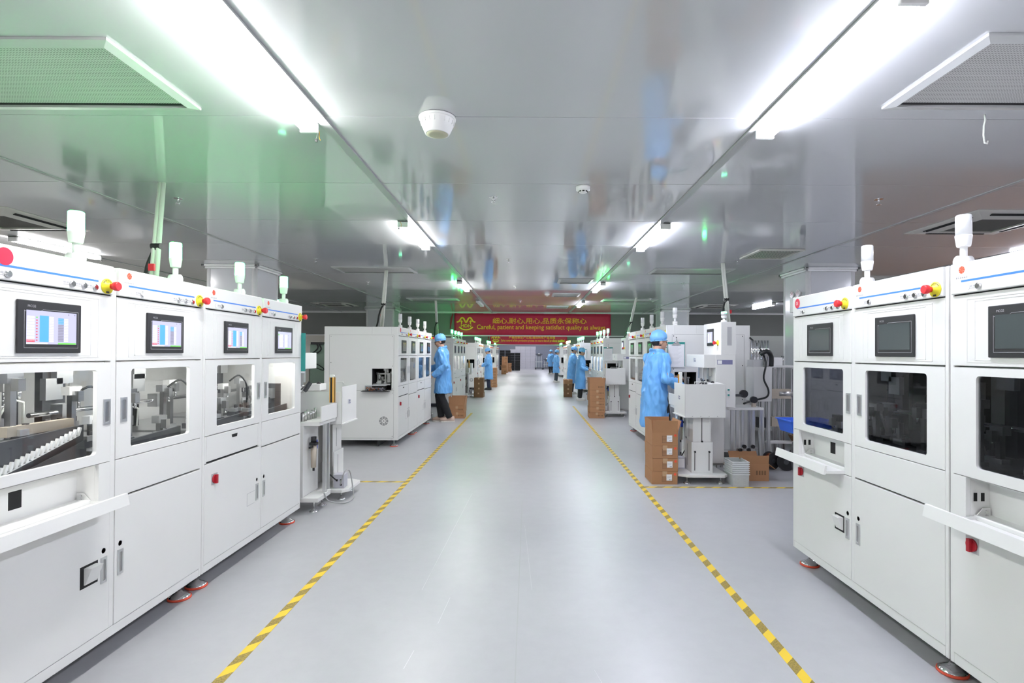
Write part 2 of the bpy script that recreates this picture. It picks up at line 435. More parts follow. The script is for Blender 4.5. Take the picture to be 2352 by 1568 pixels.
# ceiling: slab above, single coated panels below it
ceil = struct(MB().box(X0, X1, YB, YE, HC+0.022, HC+0.12, 'trunk_grey').build('ceiling'))
XS = [-12.5, -10.6, -8.25, -5.88, -3.50, -1.16, 1.25, 3.60, 5.98, 8.30, 10.65, 12.5]
PY = 1.15; NROW = 20; YP0 = -2.83
random.seed(3)
for r_ in range(NROW):
    ya = YP0 + r_*PY
    for c_ in range(1, len(XS)-2):
        if ya > 6 and False: continue
        xa, xb = XS[c_], XS[c_+1]
        if c_ == 4: pass
        mb = MB().box(xa+0.002, xb-0.002, -PY/2+0.002, PY/2-0.002, 0, 0.02, 'ceiling_panel')
        p = mb.build('ceiling_panel', ceil)
        p.location = (0, ya+PY/2, HC)
        p.rotation_euler = (R(random.uniform(-0.07, 0.07)), 0, 0)
p = MB().box(X0, X1, YP0+NROW*PY, YE, HC, HC+0.02, 'ceiling_panel').build('ceiling_panel_field', ceil)
MB().box(X0, X1, YB, YP0, HC, HC+0.02, 'ceiling_panel').build('ceiling_panel_field', ceil)
for (xa, xb) in ((X0, XS[1]), (XS[-2], X1)):
    MB().box(xa, xb, YP0, YP0+NROW*PY, HC, HC+0.02, 'ceiling_panel').build('ceiling_panel_field', ceil)

# wiring trunks under the ceiling, over the two rows of lamps, and joint strips further out
def trunk(n, xa, xb, ya, yb, z=0.012):
    o = MB().box(xa, xb, ya, yb, HC-z, HC-0.0005, 'trunk_grey').build('trim_%d' % n); struct(o)
trunk(1, -1.165, -1.110, YB, 17.0); trunk(2, 1.250, 1.305, YB, 17.0)
trunk(3, -3.52, -3.48, YB, 17.0, 0.006); trunk(4, 3.58, 3.62, YB, 17.0, 0.006)
trunk(5, -5.90, -5.86, YB, 17.0, 0.006); trunk(6, 5.96, 6.00, YB, 17.0, 0.006)

# smoke curtains hanging from the ceiling
YC = 17.05
def curtain(n, y, zb):
    o = struct(MB().box(X0, X1, y, y+0.05, zb, HC, 'curtain').build('wall_curtain_%d' % n))
    MB().box(X0, X1, y-0.012, y+0.062, zb-0.03, zb, 'column_trim').build('bottom_rail', o)
    MB().box(X0, X1, y-0.03, y+0.08, HC-0.03, HC-0.001, 'column_trim').build('top_rail', o)
curtain(1, YC, 1.965)
curtain(2, 34.0, 1.95)

# columns clad in glossy panels with rounded corner trims and a cornice
def column(n, x0, x1, y0, y1):
    o = struct(MB().box(x0+0.03, x1-0.03, y0+0.03, y1-0.03, 0, HC, 'column_panel').build('wall_column_%d' % n))
    for (a0,a1,b0,b1) in ((x0+0.05,x1-0.05,y0+0.012,y0+0.03),(x0+0.05,x1-0.05,y1-0.03,y1-0.012),(x0+0.012,x0+0.03,y0+0.05,y1-0.05),(x1-0.03,x1-0.012,y0+0.05,y1-0.05)):
        MB().box(a0,a1,b0,b1,0.0,HC-0.06,'column_panel').build('panel', o)
    for cx, cy in ((x0+0.04,y0+0.04),(x1-0.04,y0+0.04),(x0+0.04,y1-0.04),(x1-0.04,y1-0.04)):
        MB().cyl((cx,cy,0),(cx,cy,HC),0.04,n=16,m='column_trim').build('corner_trim', o)
    mb = MB()
    prof = [(0.0,0.0),(0.012,0.0),(0.022,0.02),(0.05,0.045),(0.055,0.06),(0.0,0.06)]
    for side in range(4):
        pass
    for a0,a1,b0,b1 in ((x0-0.045,x1+0.045,y0-0.045,y0+0.01),(x0-0.045,x1+0.045,y1-0.01,y1+0.045),(x0-0.045,x0+0.01,y0-0.045,y1+0.045),(x1-0.01,x1+0.045,y0-0.045,y1+0.045)):
        mb.box(a0,a1,b0,b1,HC-0.03,HC-0.001,'column_trim')
    for a0,a1,b0,b1 in ((x0-0.02,x1+0.02,y0-0.02,y0+0.01),(x0-0.02,x1+0.02,y1-0.01,y1+0.02),(x0-0.02,x0+0.01,y0-0.02,y1+0.02),(x1-0.01,x1+0.02,y0-0.02,y1+0.02)):
        mb.box(a0,a1,b0,b1,HC-0.06,HC-0.03,'column_trim')
    mb.build('cornice', o, bevel=0.008)
column(1, -4.73, -3.99, 7.9, 8.63); column(2, 4.08, 4.80, 7.9, 8.66)
column(3, -4.70, -3.88, 15.6, 16.3); column(4, 3.84, 4.66, 15.6, 16.3)

# ------------------------------------------------------------------ ceiling lamps (battens)
def batten(label, x, y0, group=None, lit=True, L=1.2, w=0.10):
    t = thing('batten_lamp', label, 'ceiling lamp', (x, y0, HC), 0, group)
    h = 0.060
    MB().box(-w/2, w/2, 0, L, -0.016, -0.001, 'white_plastic').build('housing', t, bevel=0.004)
    pr = [(-w/2+0.004, -0.016), (-w/2+0.004, -h+0.014), (-w/2+0.02, -h), (w/2-0.02, -h), (w/2-0.004, -h+0.014), (w/2-0.004, -0.016)]
    MB().prism(pr, 0.02, L-0.02, 'Y', ('lamp_diffuser_cool' if x > 0 else 'lamp_diffuser') if lit else 'lamp_unlit').build('diffuser', t)
    for e in (0.0, L-0.02):
        MB().box(-w/2, w/2, e, e+0.02, -h-0.002, -0.001, 'white_plastic').build('end_cap', t, bevel=0.004)
    return t
XL, XR = -1.222, 1.335
batten('long lit batten lamp beside left ceiling trunk, nearest the camera', XL, 1.80)
batten('lit batten lamp beside left ceiling trunk, second from the camera', XL, 5.22)
batten('lit batten lamp beside left ceiling trunk, third from the camera', XL, 9.55)
batten('unlit batten lamp beside left ceiling trunk, just before the red banner', XL, 13.05, lit=False)
batten('long lit batten lamp beside right ceiling trunk, nearest the camera', XR, 1.86)
batten('lit batten lamp beside right ceiling trunk, second from the camera', XR, 5.25)
batten('lit batten lamp beside right ceiling trunk, third from the camera', XR, 9.65)
batten('lit batten lamp beside right ceiling trunk, just before the red banner', XR, 13.1)
batten('lit batten lamp by the curtain, right of the right-hand columns', 6.10, 13.4)
batten('lit batten lamp at far left beyond the white machines', -5.75, 6.0)
g = 'lamps out of view along the hall'
for x in (-5.75, 6.10):
    for y in (-1.6, 1.9):
        batten('batten lamp over the outer aisles, out of view', x, y, g)
batten('batten lamp over the outer aisles, out of view', 6.10, 5.6, g)
for x in (XL, XR):
    for y in (-4.6, -1.5):
        batten('batten lamp over the outer aisles, out of view', x, y, g)
for x in (-10.3, 10.4):
    for y in (0.0, 4.5, 9.0, 13.5):
        batten('batten lamp over the outer aisles, out of view', x, y, g)
g2 = 'lamps hidden behind the first curtain'
for y in (18.2, 21.6, 26.0, 29.6, 36.0, 40.0, 44.0, 47.0):
    for x in (-5.75, XL, XR, 6.1):
        batten('batten lamp behind the red banner curtain, hidden from view', x, y, g2)

# loose wire ends at the lamp ends
def wires(label, x, y):
    t = thing('wire_ends', label, 'wire', (x, y, HC-0.02))
    MB().tube([(0,0,0),(0.01,0.01,-0.02),(0.0,0.02,-0.045),(-0.008,0.03,-0.055)],0.002,6,'conduit').build('wire', t)
    MB().tube([(0.01,0,0),(0.02,0.01,-0.025),(0.016,0.015,-0.05),(0.022,0.02,-0.065)],0.002,6,'gold_sensor').build('wire', t)
    MB().box(-0.012,0.0,0.026,0.036,-0.068,-0.053,'black_plastic').build('connector', t)
wires('loose wires dangling at the end of the nearest left lamp', -1.20, 3.02)
wires('loose wires dangling before the second left lamp', -1.245, 5.17)

# ------------------------------------------------------------------ filter diffusers
def diffuser(label, x0, x1, y0, y1, d=0.03, group=None):
    t = thing('filter_diffuser', label, 'air diffuser', ((x0+x1)/2, (y0+y1)/2, HC), 0, group)
    a = (x1-x0)/2; b = (y1-y0)/2; w = 0.045
    # bevelled frame: outer edge at the ceiling, inner edge lower
    mb = MB()
    d = 0.020
    o = [(-a,-b,-0.012),(a,-b,-0.012),(a,b,-0.012),(-a,b,-0.012)]; q = [(-a+w,-b+w,-d),(a-w,-b+w,-d),(a-w,b-w,-d),(-a+w,b-w,-d)]
    u = [(-a,-b,-0.0005),(a,-b,-0.0005),(a,b,-0.0005),(-a,b,-0.0005)]; r_ = [(-a+w,-b+w,-d+0.018),(a-w,-b+w,-d+0.018),(a-w,b-w,-d+0.018),(-a+w,b-w,-d+0.018)]
    vs = o + q + u + r_; fs = []
    for k in range(4):
        n = (k+1) % 4
        fs += [(k, 4+k, 4+n, n), (8+k, k, n, 8+n), (4+k, 12+k, 12+n, 4+n)]
    mb.add(vs, fs, 'diffuser_frame'); mb.build('frame', t)
    MB().box(-a+w,a-w,b-w-0.020,b-w,-d+0.0125,-d+0.0139,'black_matte').build('painted_gap_shade', t)  # black strip painting the shade along the far inner frame edge
    MB().box(-a+w,a-w,-b+w,b-w,-d+0.014,-d+0.018,'perforated_sheet').build('perforated_plate', t)
    return t
diffuser('large perforated air diffuser on ceiling above the near left machines', -2.95, -1.725, 2.19, 2.83)
diffuser('large perforated air diffuser on ceiling above the near right machines', 1.82, 3.045, 2.13, 2.78)
diffuser('flat air diffuser on left ceiling between the two left columns, nearer one', -2.95, -1.77, 8.04, 8.62, 0.02)
diffuser('flat air diffuser on left ceiling close to the red banner', -2.86, -1.66, 12.6, 13.2, 0.02)
diffuser('flat air diffuser on right ceiling before the right-hand columns', 1.89, 3.10, 8.04, 8.62, 0.02)
diffuser('flat air diffuser on right ceiling close to the red banner', 1.77, 3.05, 12.6, 13.2, 0.02)
diffuser('small square air diffuser over the aisle, nearest of three', 0.52, 1.12, 9.2, 9.8, 0.02)
diffuser('small square air diffuser over the aisle, middle of three', 0.52, 1.12, 11.5, 12.1, 0.02)
diffuser('small square air diffuser over the aisle, touching the banner', 0.50, 1.10, 14.6, 15.2, 0.02)

# return grille with dark slots
t = thing('return_grille', 'slatted return air grille on ceiling before the right column', 'grille', (3.08, 6.85, HC))
mb = MB()
for a0,a1,b0,b1 in ((-0.28,0.28,-0.31,-0.27),(-0.28,0.28,0.27,0.31),(-0.28,-0.24,-0.27,0.27),(0.24,0.28,-0.27,0.27)): mb.box(a0,a1,b0,b1,-0.02,-0.001,'ac_white')
mb.build('frame', t, bevel=0.003)
MB().box(-0.24,0.24,-0.27,0.27,-0.004,-0.001,'black_matte').build('backing', t)
for k in range(13):
    x = -0.222 + k*0.037
    s_ = MB().obox((0,0,0),(0.010,0.54,0.003),(0,R(35),0),'ac_white').build('slat', t); s_.location = (x, 0, -0.012)

# ceiling cassettes
def cassette(label, xc, yc, s=0.95):
    t = thing('ceiling_cassette', label, 'air conditioner', (xc, yc, HC)); a = s/2
    mb = MB()
    o = a; i = a*0.56
    outer = [(-o,-o),(o,-o),(o,o),(-o,o)]; inner = [(-i,-i),(i,-i),(i,i),(-i,i)]
    vs = [(x,y,-0.006) for x,y in outer] + [(x,y,-0.035) for x,y in inner] + [(x,y,-0.001) for x,y in outer] + [(x,y,-0.012) for x,y in inner]
    fs = []
    for k in range(4):
        n = (k+1)%4; fs += [(k,4+k,4+n,n),(8+k,k,n,8+n),(4+k,12+k,12+n,4+n)]
    mb.add(vs, fs, 'ac_white'); mb.build('panel', t)
    MB().box(-i,i,-i,i,-0.020,-0.012,'ac_dark').build('intake_grille', t)
    for k in range(4):
        v = MB().box(-a*0.62,a*0.62,-0.018,-0.004,-0.036,-0.026,'black_matte').box(-a*0.60,a*0.60,0.006,0.018,-0.036,-0.026,'black_matte').build('air_slot', t)
        M = Matrix.Rotation(R(90*k),4,'Z') @ Matrix.Translation((0,-a*0.80,0.010)) @ Matrix.Rotation(R(-8),4,'X')
        v.matrix_local = M
    return t
cassette('ceiling air conditioner cassette above the near left machines', -5.12, 5.25)
cassette('ceiling air conditioner cassette above the near right machines', 4.42, 5.20)
cassette('far ceiling air conditioner cassette at left before the curtain', -5.15, 14.4)
cassette('far ceiling air conditioner cassette at right before the curtain', 4.95, 14.4)

# speaker, smoke detectors, sprinklers
t = thing('ceiling_speaker', 'round white ceiling speaker dome with beige grille over the aisle', 'speaker', (-0.50, 2.93, HC))
MB().lathe([(0.060,-0.092),(0.066,-0.090),(0.084,-0.05),(0.092,-0.022),(0.0925,-0.012)],n=40,m='white_plastic').build('dome', t)
MB().lathe([(0.088,-0.0165),(0.099,-0.014),(0.101,-0.006),(0.098,-0.001)],n=40,m='white_plastic').build('rim', t)
MB().lathe([(0.001,-0.097),(0.040,-0.097),(0.0585,-0.0925),(0.060,-0.088)],n=32,m='speaker_grille').build('grille', t)
for k in range(20):
    a = 2*math.pi*k/20
    MB().tube([(0.0865*math.cos(a),0.0865*math.sin(a),-0.046),(0.093*math.cos(a),0.093*math.sin(a),-0.024)],0.0018,5,'white_plastic').build('rib', t)
def detector(label, x, y):
    t = thing('smoke_detector', label, 'smoke detector', (x, y, HC))
    MB().lathe([(0.001,-0.052),(0.020,-0.051),(0.032,-0.046),(0.036,-0.034),(0.053,-0.030),(0.055,-0.004),(0.053,-0.001)],n=28,m='white_plastic').build('housing', t)
    for k in range(8):
        a = 2*math.pi*k/8
        s_ = MB().box(-0.008,0.008,-0.002,0.002,-0.004,0.004,'black_matte').build('vent_slot', t); s_.location=(0.0345*math.sin(a),-0.0345*math.cos(a),-0.041); s_.rotation_euler=(R(-20),0,a)
detector('round white smoke detector over the aisle', 0.415, 4.13)
detector('tiny far smoke detector over the aisle near the banner', 0.40, 11.6)
def sprinkler_proto(x, y):
    t = thing('sprinkler', 'chrome fire sprinkler hanging from the ceiling', 'sprinkler', (x, y, HC), 0, 'ceiling sprinklers')
    MB().lathe([(0.034,-0.004),(0.036,-0.001)],n=18,m='chrome').build('escutcheon', t)
    mb = MB().cyl((0,0,-0.002),(0,0,-0.022),0.008,n=10,m='chrome')
    for s_ in (-1,1): mb.tube([(s_*0.007,0,-0.02),(s_*0.014,0,-0.032),(s_*0.006,0,-0.046)],0.0025,6,'chrome')
    mb.build('body', t)
    mb = MB().lathe([(0.017,-0.049),(0.018,-0.046)],n=14,m='chrome')
    mb.build('deflector', t)
    return t
spr = None
SPL = {(-0.29,4.43):'chrome sprinkler over the aisle, between speaker and smoke detector',(-2.93,4.5):'chrome sprinkler on the green-lit ceiling above the left machines',(2.87,4.42):'chrome sprinkler on ceiling near the right cassette',
       (-0.27,7.35):'small sprinkler over the aisle, second from the camera',(-2.92,7.4):'small sprinkler on left ceiling before the left column',(2.85,7.35):'small sprinkler on right ceiling beside the return grille',
       (-2.9,9.75):'small sprinkler on left ceiling beyond the flat diffuser',(2.8,9.75):'small sprinkler on right ceiling beyond the flat diffuser',(-0.25,10.3):'tiny sprinkler over the aisle before the banner reflection',(-0.2,13.2):'tiny sprinkler over the aisle right above the banner',
       (-5.9,7.45):'sprinkler far left above the machine with the tray',(5.98,7.5):'sprinkler far right above the machine with the tray',(2.8,12.4):'tiny sprinkler near the far right diffuser',(-2.9,12.2):'tiny sprinkler near the far left diffuser'}
for (x,y), lb in SPL.items():
    if spr is None: spr = sprinkler_proto(x,y); spr['label'] = lb
    else: copy_tree(spr, (x,y,HC), random.uniform(0,90), lb)

# dangling string on the right ceiling
MB_s = MB().tube([(0,0,0),(0.004,0,-0.03),(-0.004,0,-0.06),(-0.006,0,-0.11),(0.0,0,-0.15),(0.014,0,-0.155),(0.016,0,-0.14)],0.0045,6,'conduit').build('ceiling_string')
MB_s.location = (2.42, 2.86, HC); tag(MB_s, 'thin tan string dangling below the right large diffuser', 'string')

# ------------------------------------------------------------------ floor tapes
def tape(label, x0, x1, y0, y1):
    o = MB().box(x0, x1, y0, y1, 0.0, 0.0012, 'hazard_tape').build('floor_tape'); return tag(o, label, 'floor tape')
tape('long yellow and brown striped floor tape along the left side of the aisle', -1.332, -1.282, -1.0, 12.6)
tape('long yellow and brown striped floor tape along the right side of the aisle', 1.180, 1.230, -1.0, 14.4)
tape('short striped floor tape crossing from left tape to the left station', -2.10, -1.333, 5.84, 5.89)
tape('short striped floor tape crossing from right tape past the carton stack', 1.231, 3.0, 5.66, 5.71)
# floor joint and scratches
o = MB().box(-0.052, -0.046, 1.0, 5.1, 0.0, 0.0006, 'trunk_grey').build('floor_joint', bpy.data.objects['floor'])
for (xa,ya,xb,yb,w) in ((-0.55,5.4,-0.62,3.2,0.004),(-0.44,3.1,-0.46,2.8,0.004),(-0.53,2.55,-0.545,2.4,0.005),(-0.02,4.4,0.03,3.2,0.003),(0.30,2.4,0.40,1.95,0.003),(0.33,3.9,0.55,3.88,0.003)):
    L_ = math.hypot(xb-xa,yb-ya); s_ = MB().box(0,L_,-w*0.3,w*0.3,0,0.0005,'scratch').build('scratch', bpy.data.objects['floor']); s_.location=(xa,ya,0); s_.rotation_euler=(0,0,math.atan2(yb-ya,xb-xa))
# ================================================================== white assembly machine (one double-door unit)
WM = 0.68; DM = 1.10; HM = 1.785; ZB = 0.10
def foot(parent, x, y, r=0.056, top=0.10):
    f = MB().lathe([(r,0.010),(r*0.98,0.016),(r*0.55,0.030),(0.016,0.038),(0.012,0.045)],n=20,m='chrome').cyl((0,0,0.04),(0,0,top+0.002),0.008,n=10,m='steel').build('levelling_foot', parent); f.location=(x,y,0)
    MB().lathe([(r*1.02,0.0),(r*1.08,0.003),(r*1.06,0.012)],n=20,m='red_pad').build('foot_pad', f)
    return f
def estop(parent, x, y, z):
    e = MB().lathe([(0.034,0.0),(0.034,0.004),(0.016,0.0045),(0.015,0.022)],n=28,m='yellow_ring',axis='Y').build('emergency_stop', parent)
    e.location=(x,y,z); e.rotation_euler=(0,0,R(180))
    MB().lathe([(0.012,0.020),(0.014,0.030),(0.020,0.036),(0.0205,0.050),(0.017,0.055)],n=24,m='red_button',axis='Y').build('mushroom_button', e)
    for k in range(9):
        a = R(35 + k*14)
        p = MB().box(-0.0018,0.0018,0,0.0005,-0.003,0.003,'ink_black').build('lettering', e); p.location=(0.026*math.cos(a),0.0041,0.026*math.sin(a)); p.rotation_euler=(0,R(90)-a,0)
    p = MB().box(-0.009,0.009,0,0.0005,-0.004,0.004,'ink_black').build('lettering', e); p.location=(0,0.0041,-0.0265)
    return e
def pushbutton(parent, x, y, z):
    b = MB().lathe([(0.014,0.0),(0.014,0.004),(0.0125,0.006),(0.0105,0.0055),(0.0100,0.008)],n=20,m='chrome',axis='Y').build('push_button', parent); b.location=(x,y,z); b.rotation_euler=(0,0,R(180)); return b
def pull_handle(parent, x, z0, z1, w=0.04):
    return MB().ring_panel(x-w/2,x+w/2,z0,z1,(x-w/2+0.008,x+w/2-0.008,z0+0.012,z1-0.012),-0.006,0.0,0.004,'aluminium',3).build('pull_handle', parent)
SCREEN_CACHE = {}
def screen_mesh(kind):
    """flat control screen: a page of cells, drawn as thin coloured cells on a base plate; origin lower-left, 0.224 x 0.129"""
    if kind in SCREEN_CACHE: return SCREEN_CACHE[kind]
    mb = MB(); w, h = 0.224, 0.129
    if kind == 'off':
        mb.box(0,w,-0.001,0,0,h,'screen_off')
    else:
        mb.box(0,w,-0.001,0,0,h,'scr_bg')
        def q(x0,x1,z0,z1,m): mb.box(x0*w,x1*w,-0.0013,-0.001,z0*h,z1*h,m)
        if kind == 'list':
            for k in range(9):
                z = 0.83-0.085*k
                q(0.005,0.15,z-0.07,z,'scr_white'); q(0.175,0.205,z-0.05,z-0.015,'scr_red' if k else 'scr_green')
            q(0.0,0.155,0.06,0.135,'scr_red')
            q(0.245,0.42,0.07,0.86,'scr_cyan')
            for k in range(16): q(0.43,0.52,0.07+k*0.049,0.07+k*0.049+0.036,'scr_white')
            for k in range(15): q(0.61,0.725,0.09+k*0.049,0.09+k*0.049+0.038,'scr_grey' if k < 11 else 'scr_cyan')
            for k in range(15): q(0.735,0.82,0.09+k*0.049,0.09+k*0.049+0.034,'scr_white')
            q(0.61,0.99,0.0,0.05,'scr_green'); q(0.0,0.40,0.0,0.045,'scr_white'); q(0.82,0.84,0.92,0.96,'scr_grey'); q(0.95,0.97,0.92,0.96,'scr_grey')
        else:
            for k in range(9):
                z = 0.84-0.085*k
                q(0.08,0.34,z-0.065,z,'scr_white'); q(0.36,0.40,z-0.05,z-0.02,'scr_grey'); q(0.48,0.70,z-0.065,z,'scr_white'); q(0.72,0.76,z-0.05,z-0.02,'scr_grey')
            q(0.0,0.08,0.78,0.86,'scr_green'); q(0.5,0.99,0.0,0.05,'scr_green')
    me = bpy.data.meshes.new('screen'); me.from_pydata(mb.v,[],mb.f)
    for mn in mb.mats: me.materials.append(MATS[mn])
    me.polygons.foreach_set('material_index', mb.m)
    SCREEN_CACHE[kind] = me; return me
HMI_TEXT = []
def hmi(parent, x, y, z, kind, w=0.284, h=0.200, brand=True):
    """touch panel with lower-left corner x,z; front face at y"""
    o = MB().box(0,w,-0.008,0,0,h,'black_plastic').build('touch_panel', parent, bevel=0.003); o.location=(x,y,z)
    s_ = bpy.data.objects.new('screen', screen_mesh(kind)); COL.objects.link(s_); s_.parent=o; s_.location=(0.034*w/0.284,-0.0081,0.034*h/0.2); s_.scale=(w/0.284,1,h/0.2)
    if brand:
        fr = MB(); a=0.026; z0,z1=0.020,0.168
        for (p0,p1) in (((a,z0),(w-0.016,z0)),((a,z0),(a,z1-0.006)),((w-0.016,z0),(w-0.016,z1)),((0.105,z1),(w-0.016,z1)),((a,z1-0.010),(0.088,z1-0.010)),((0.088,z1-0.010),(0.105,z1))):
            fr.tube([(p0[0],-0.0081,p0[1]),(p1[0],-0.0081,p1[1])],0.0007,4,'print_grey',caps=False)
        fr.build('bezel_line', o)
        if not HMI_TEXT: HMI_TEXT.append(text_mesh('MCGS', 0.013, 'print_grey'))
        t_ = bpy.data.objects.new('lettering', HMI_TEXT[0]); COL.objects.link(t_); t_.parent=o; t_.location=(0.056,-0.0085,0.178); t_.rotation_euler=(R(90),0,0)
    return o
def stack_light(parent, x, y, z, lens):
    s_ = MB().lathe([(0.024,0.095),(0.0265,0.10),(0.032,0.142),(0.032,0.146)],n=20,m='white_plastic').cyl((0,0,0.04),(0,0,0.098),0.014,n=12,m='white_plastic').build('stack_light', parent); s_.location=(x,y,z)
    MB().cyl((0,-0.028,0.030),(0,0.028,0.030),0.026,n=18,m='white_plastic').box(-0.022,0.022,-0.026,0.026,0.0,0.02,'white_plastic').build('pivot_base', s_)
    MB().lathe([(0.0305,0.146),(0.030,0.232),(0.027,0.236)],n=20,m=lens).build('lens', s_)
    return s_
def logo(parent, x, y, z):
    mb = MB()
    for k in range(8):
        a0 = 2*math.pi*k/8; 
        pts = [(0.0045*math.cos(a0+d),0.0045*math.sin(a0+d)) for d in (-0.3,0.3)] + [(0.0155*math.cos(a0+d),0.0155*math.sin(a0+d)) for d in (0.33,0.0,-0.33)]
        mb.prism([(a,b) for a,b in pts][::-1],-0.0004,0.0,'Y','logo_red')
    mb.lathe([(0.004,-0.0004),(0.004,0)],n=8,m='logo_red',axis='Y')
    o = mb.build('logo', parent); o.location=(x,y,z)
    mb = MB()
    for k in range(6):
        xx = -0.031 + k*0.0105
        mb.box(xx,xx+0.008,-0.0004,0,-0.034,-0.0315,'print_grey').box(xx+0.003,xx+0.005,-0.0004,0,-0.036,-0.029,'print_grey').box(xx+0.001,xx+0.0075,-0.0004,0,-0.0275,-0.026,'print_grey')
    mb.build('logo_lettering', o)
    return o
def caption(parent, x, y, z):
    mb = MB().box(-0.014,-0.003,-0.0004,0,0.003,0.0105,'print_grey').box(0.001,0.012,-0.0004,0,0.003,0.0105,'print_grey').box(-0.014,0.012,-0.0004,0,-0.004,-0.001,'print_grey')
    o = mb.build('caption', parent); o.location=(x,y,z); return o

def mechanism(u, x0, x1, seed, style):
    """tooling behind one window; each tool is a part of its own"""
    rnd = random.Random(seed)
    zt = 0.965 if style != 'comb' else 1.06
    w = x1-x0
    if style == 'dark': zt = 0.93
    MB().prism([(x0+0.02,0.76),(x1-0.02,0.76),(x1-0.02,zt+0.01),(x0+0.02,zt-0.02)],0.10,0.115,'Y','dark_steel').build('front_plate', u)
    MB().box(x0+0.02,x1-0.02,0.13,0.75,zt-0.05,zt-0.03,'aluminium').build('work_table', u)
    for k in range(7):
        xx = x0+0.08+(w-0.16)*(k+0.5)/7+rnd.uniform(-.02,.02); yy = rnd.uniform(0.15,0.42); h = rnd.uniform(0.06,0.27)
        mb = MB().box(-0.03,0.03,-0.02,0.02,0,0.02,'aluminium').box(-0.013,0.013,-0.012,0.012,0.02,h,'steel')
        mb.box(-0.035,0.035,-0.02,0.02,h,h+0.04,rnd.choice(['aluminium','white_plastic','dark_steel'])).box(-0.02,0.012,-0.05,-0.02,h-0.03,h+0.02,'steel')
        mb.cyl((0,-0.035,h-0.06),(0,-0.035,h-0.02),0.007,n=8,m='chrome')
        o = mb.build('gripper_head', u); o.location=(xx,yy,zt-0.03)
    for k in range(5):
        xx = x0+0.1+rnd.random()*(w-0.2); yy = rnd.uniform(0.14,0.3); z = zt-0.03
        o = MB().box(-0.04,0.04,-0.03,0.03,0,0.03,'dark_steel').box(-0.03,0.01,-0.025,0.02,0.03,0.055,'aluminium').cyl((0.02,0,0.03),(0.02,0,0.075),0.012,n=10,m='black_plastic').build('tool_block', u); o.location=(xx,yy,z)
    o = MB().tube(crv([(x0+0.12,0.3,zt+0.22),(x0+0.18,0.26,zt+0.26),(x0+0.25,0.24,zt+0.18),(x0+0.27,0.25,zt+0.05)]),0.006,8,'cable_black').build('air_hose', u)
    o = MB().tube([(x1-0.12,0.28,zt+0.02),(x1-0.14,0.26,zt+0.12),(x1-0.20,0.26,zt+0.14),(x1-0.25,0.28,zt+0.03)],0.005,8,'conduit').build('air_hose', u)
    o = MB().cyl((x0+0.05,0.45,zt+0.13),(x1-0.05,0.45,zt+0.13),0.012,n=10,m='chrome').box(x0+0.2,x0+0.28,0.42,0.48,zt+0.09,zt+0.17,'aluminium').build('linear_rail', u)
    # vertical sensor block on the plate
    if style != 'dark': o = MB().box(-0.02,0.02,-0.02,0.0,-0.05,0.05,'white_plastic').cyl((0.02,-0.01,0.03),(0.045,-0.01,0.03),0.008,n=8,m='white_plastic').cyl((0.02,-0.01,-0.03),(0.045,-0.01,-0.03),0.008,n=8,m='white_plastic').tube([(-0.01,-0.01,-0.05),(-0.02,-0.015,-0.075),(-0.035,-0.012,-0.04),(-0.04,-0.01,0.03)],0.003,6,'conduit').build('valve_block', u); o.location=(x0+0.16,0.098,zt-0.09)
    for k in range(2):
        xx = x0+0.10+rnd.random()*(w-0.2); o = MB().box(xx-0.035,xx+0.035,0.56,0.60,zt-0.03,1.335,'dark_steel').box(xx-0.05,xx+0.05,0.53,0.56,1.15+0.08*k,1.26+0.06*k,'aluminium').build('tool_column', u)
    if style == 'comb':
        mb = MB()
        for k in range(18):
            t_ = k/17; mb.obox((x0+0.20+t_*(w-0.26),0.088,0.935+t_*0.11),(0.010,0.012,0.036),(0,R(20),0),'white_plastic')
        mb.tube([(x0+0.20,0.088,0.917),(x1-0.06,0.088,1.027)],0.003,5,'white_plastic')
        mb.build('comb_rack', u)
        MB().prism([(x0+0.24,0.905),(x1-0.03,0.905),(x1-0.03,1.005)],0.078,0.082,'Y','dark_steel').build('chute_plate', u)
        MB().box(x1-0.34,x1-0.03,0.135,0.17,1.06,1.10,'beige_metal').build('guide_bar', u)
    if style == 'dark':
        MB().cyl((x0+0.06,0.16,0.90),(x1-0.05,0.20,0.86),0.016,n=12,m='chrome').build('roller', u)
        MB().box(x1-0.16,x1-0.12,0.2,0.22,1.04,1.12,'beige_metal').build('tag_plate', u)

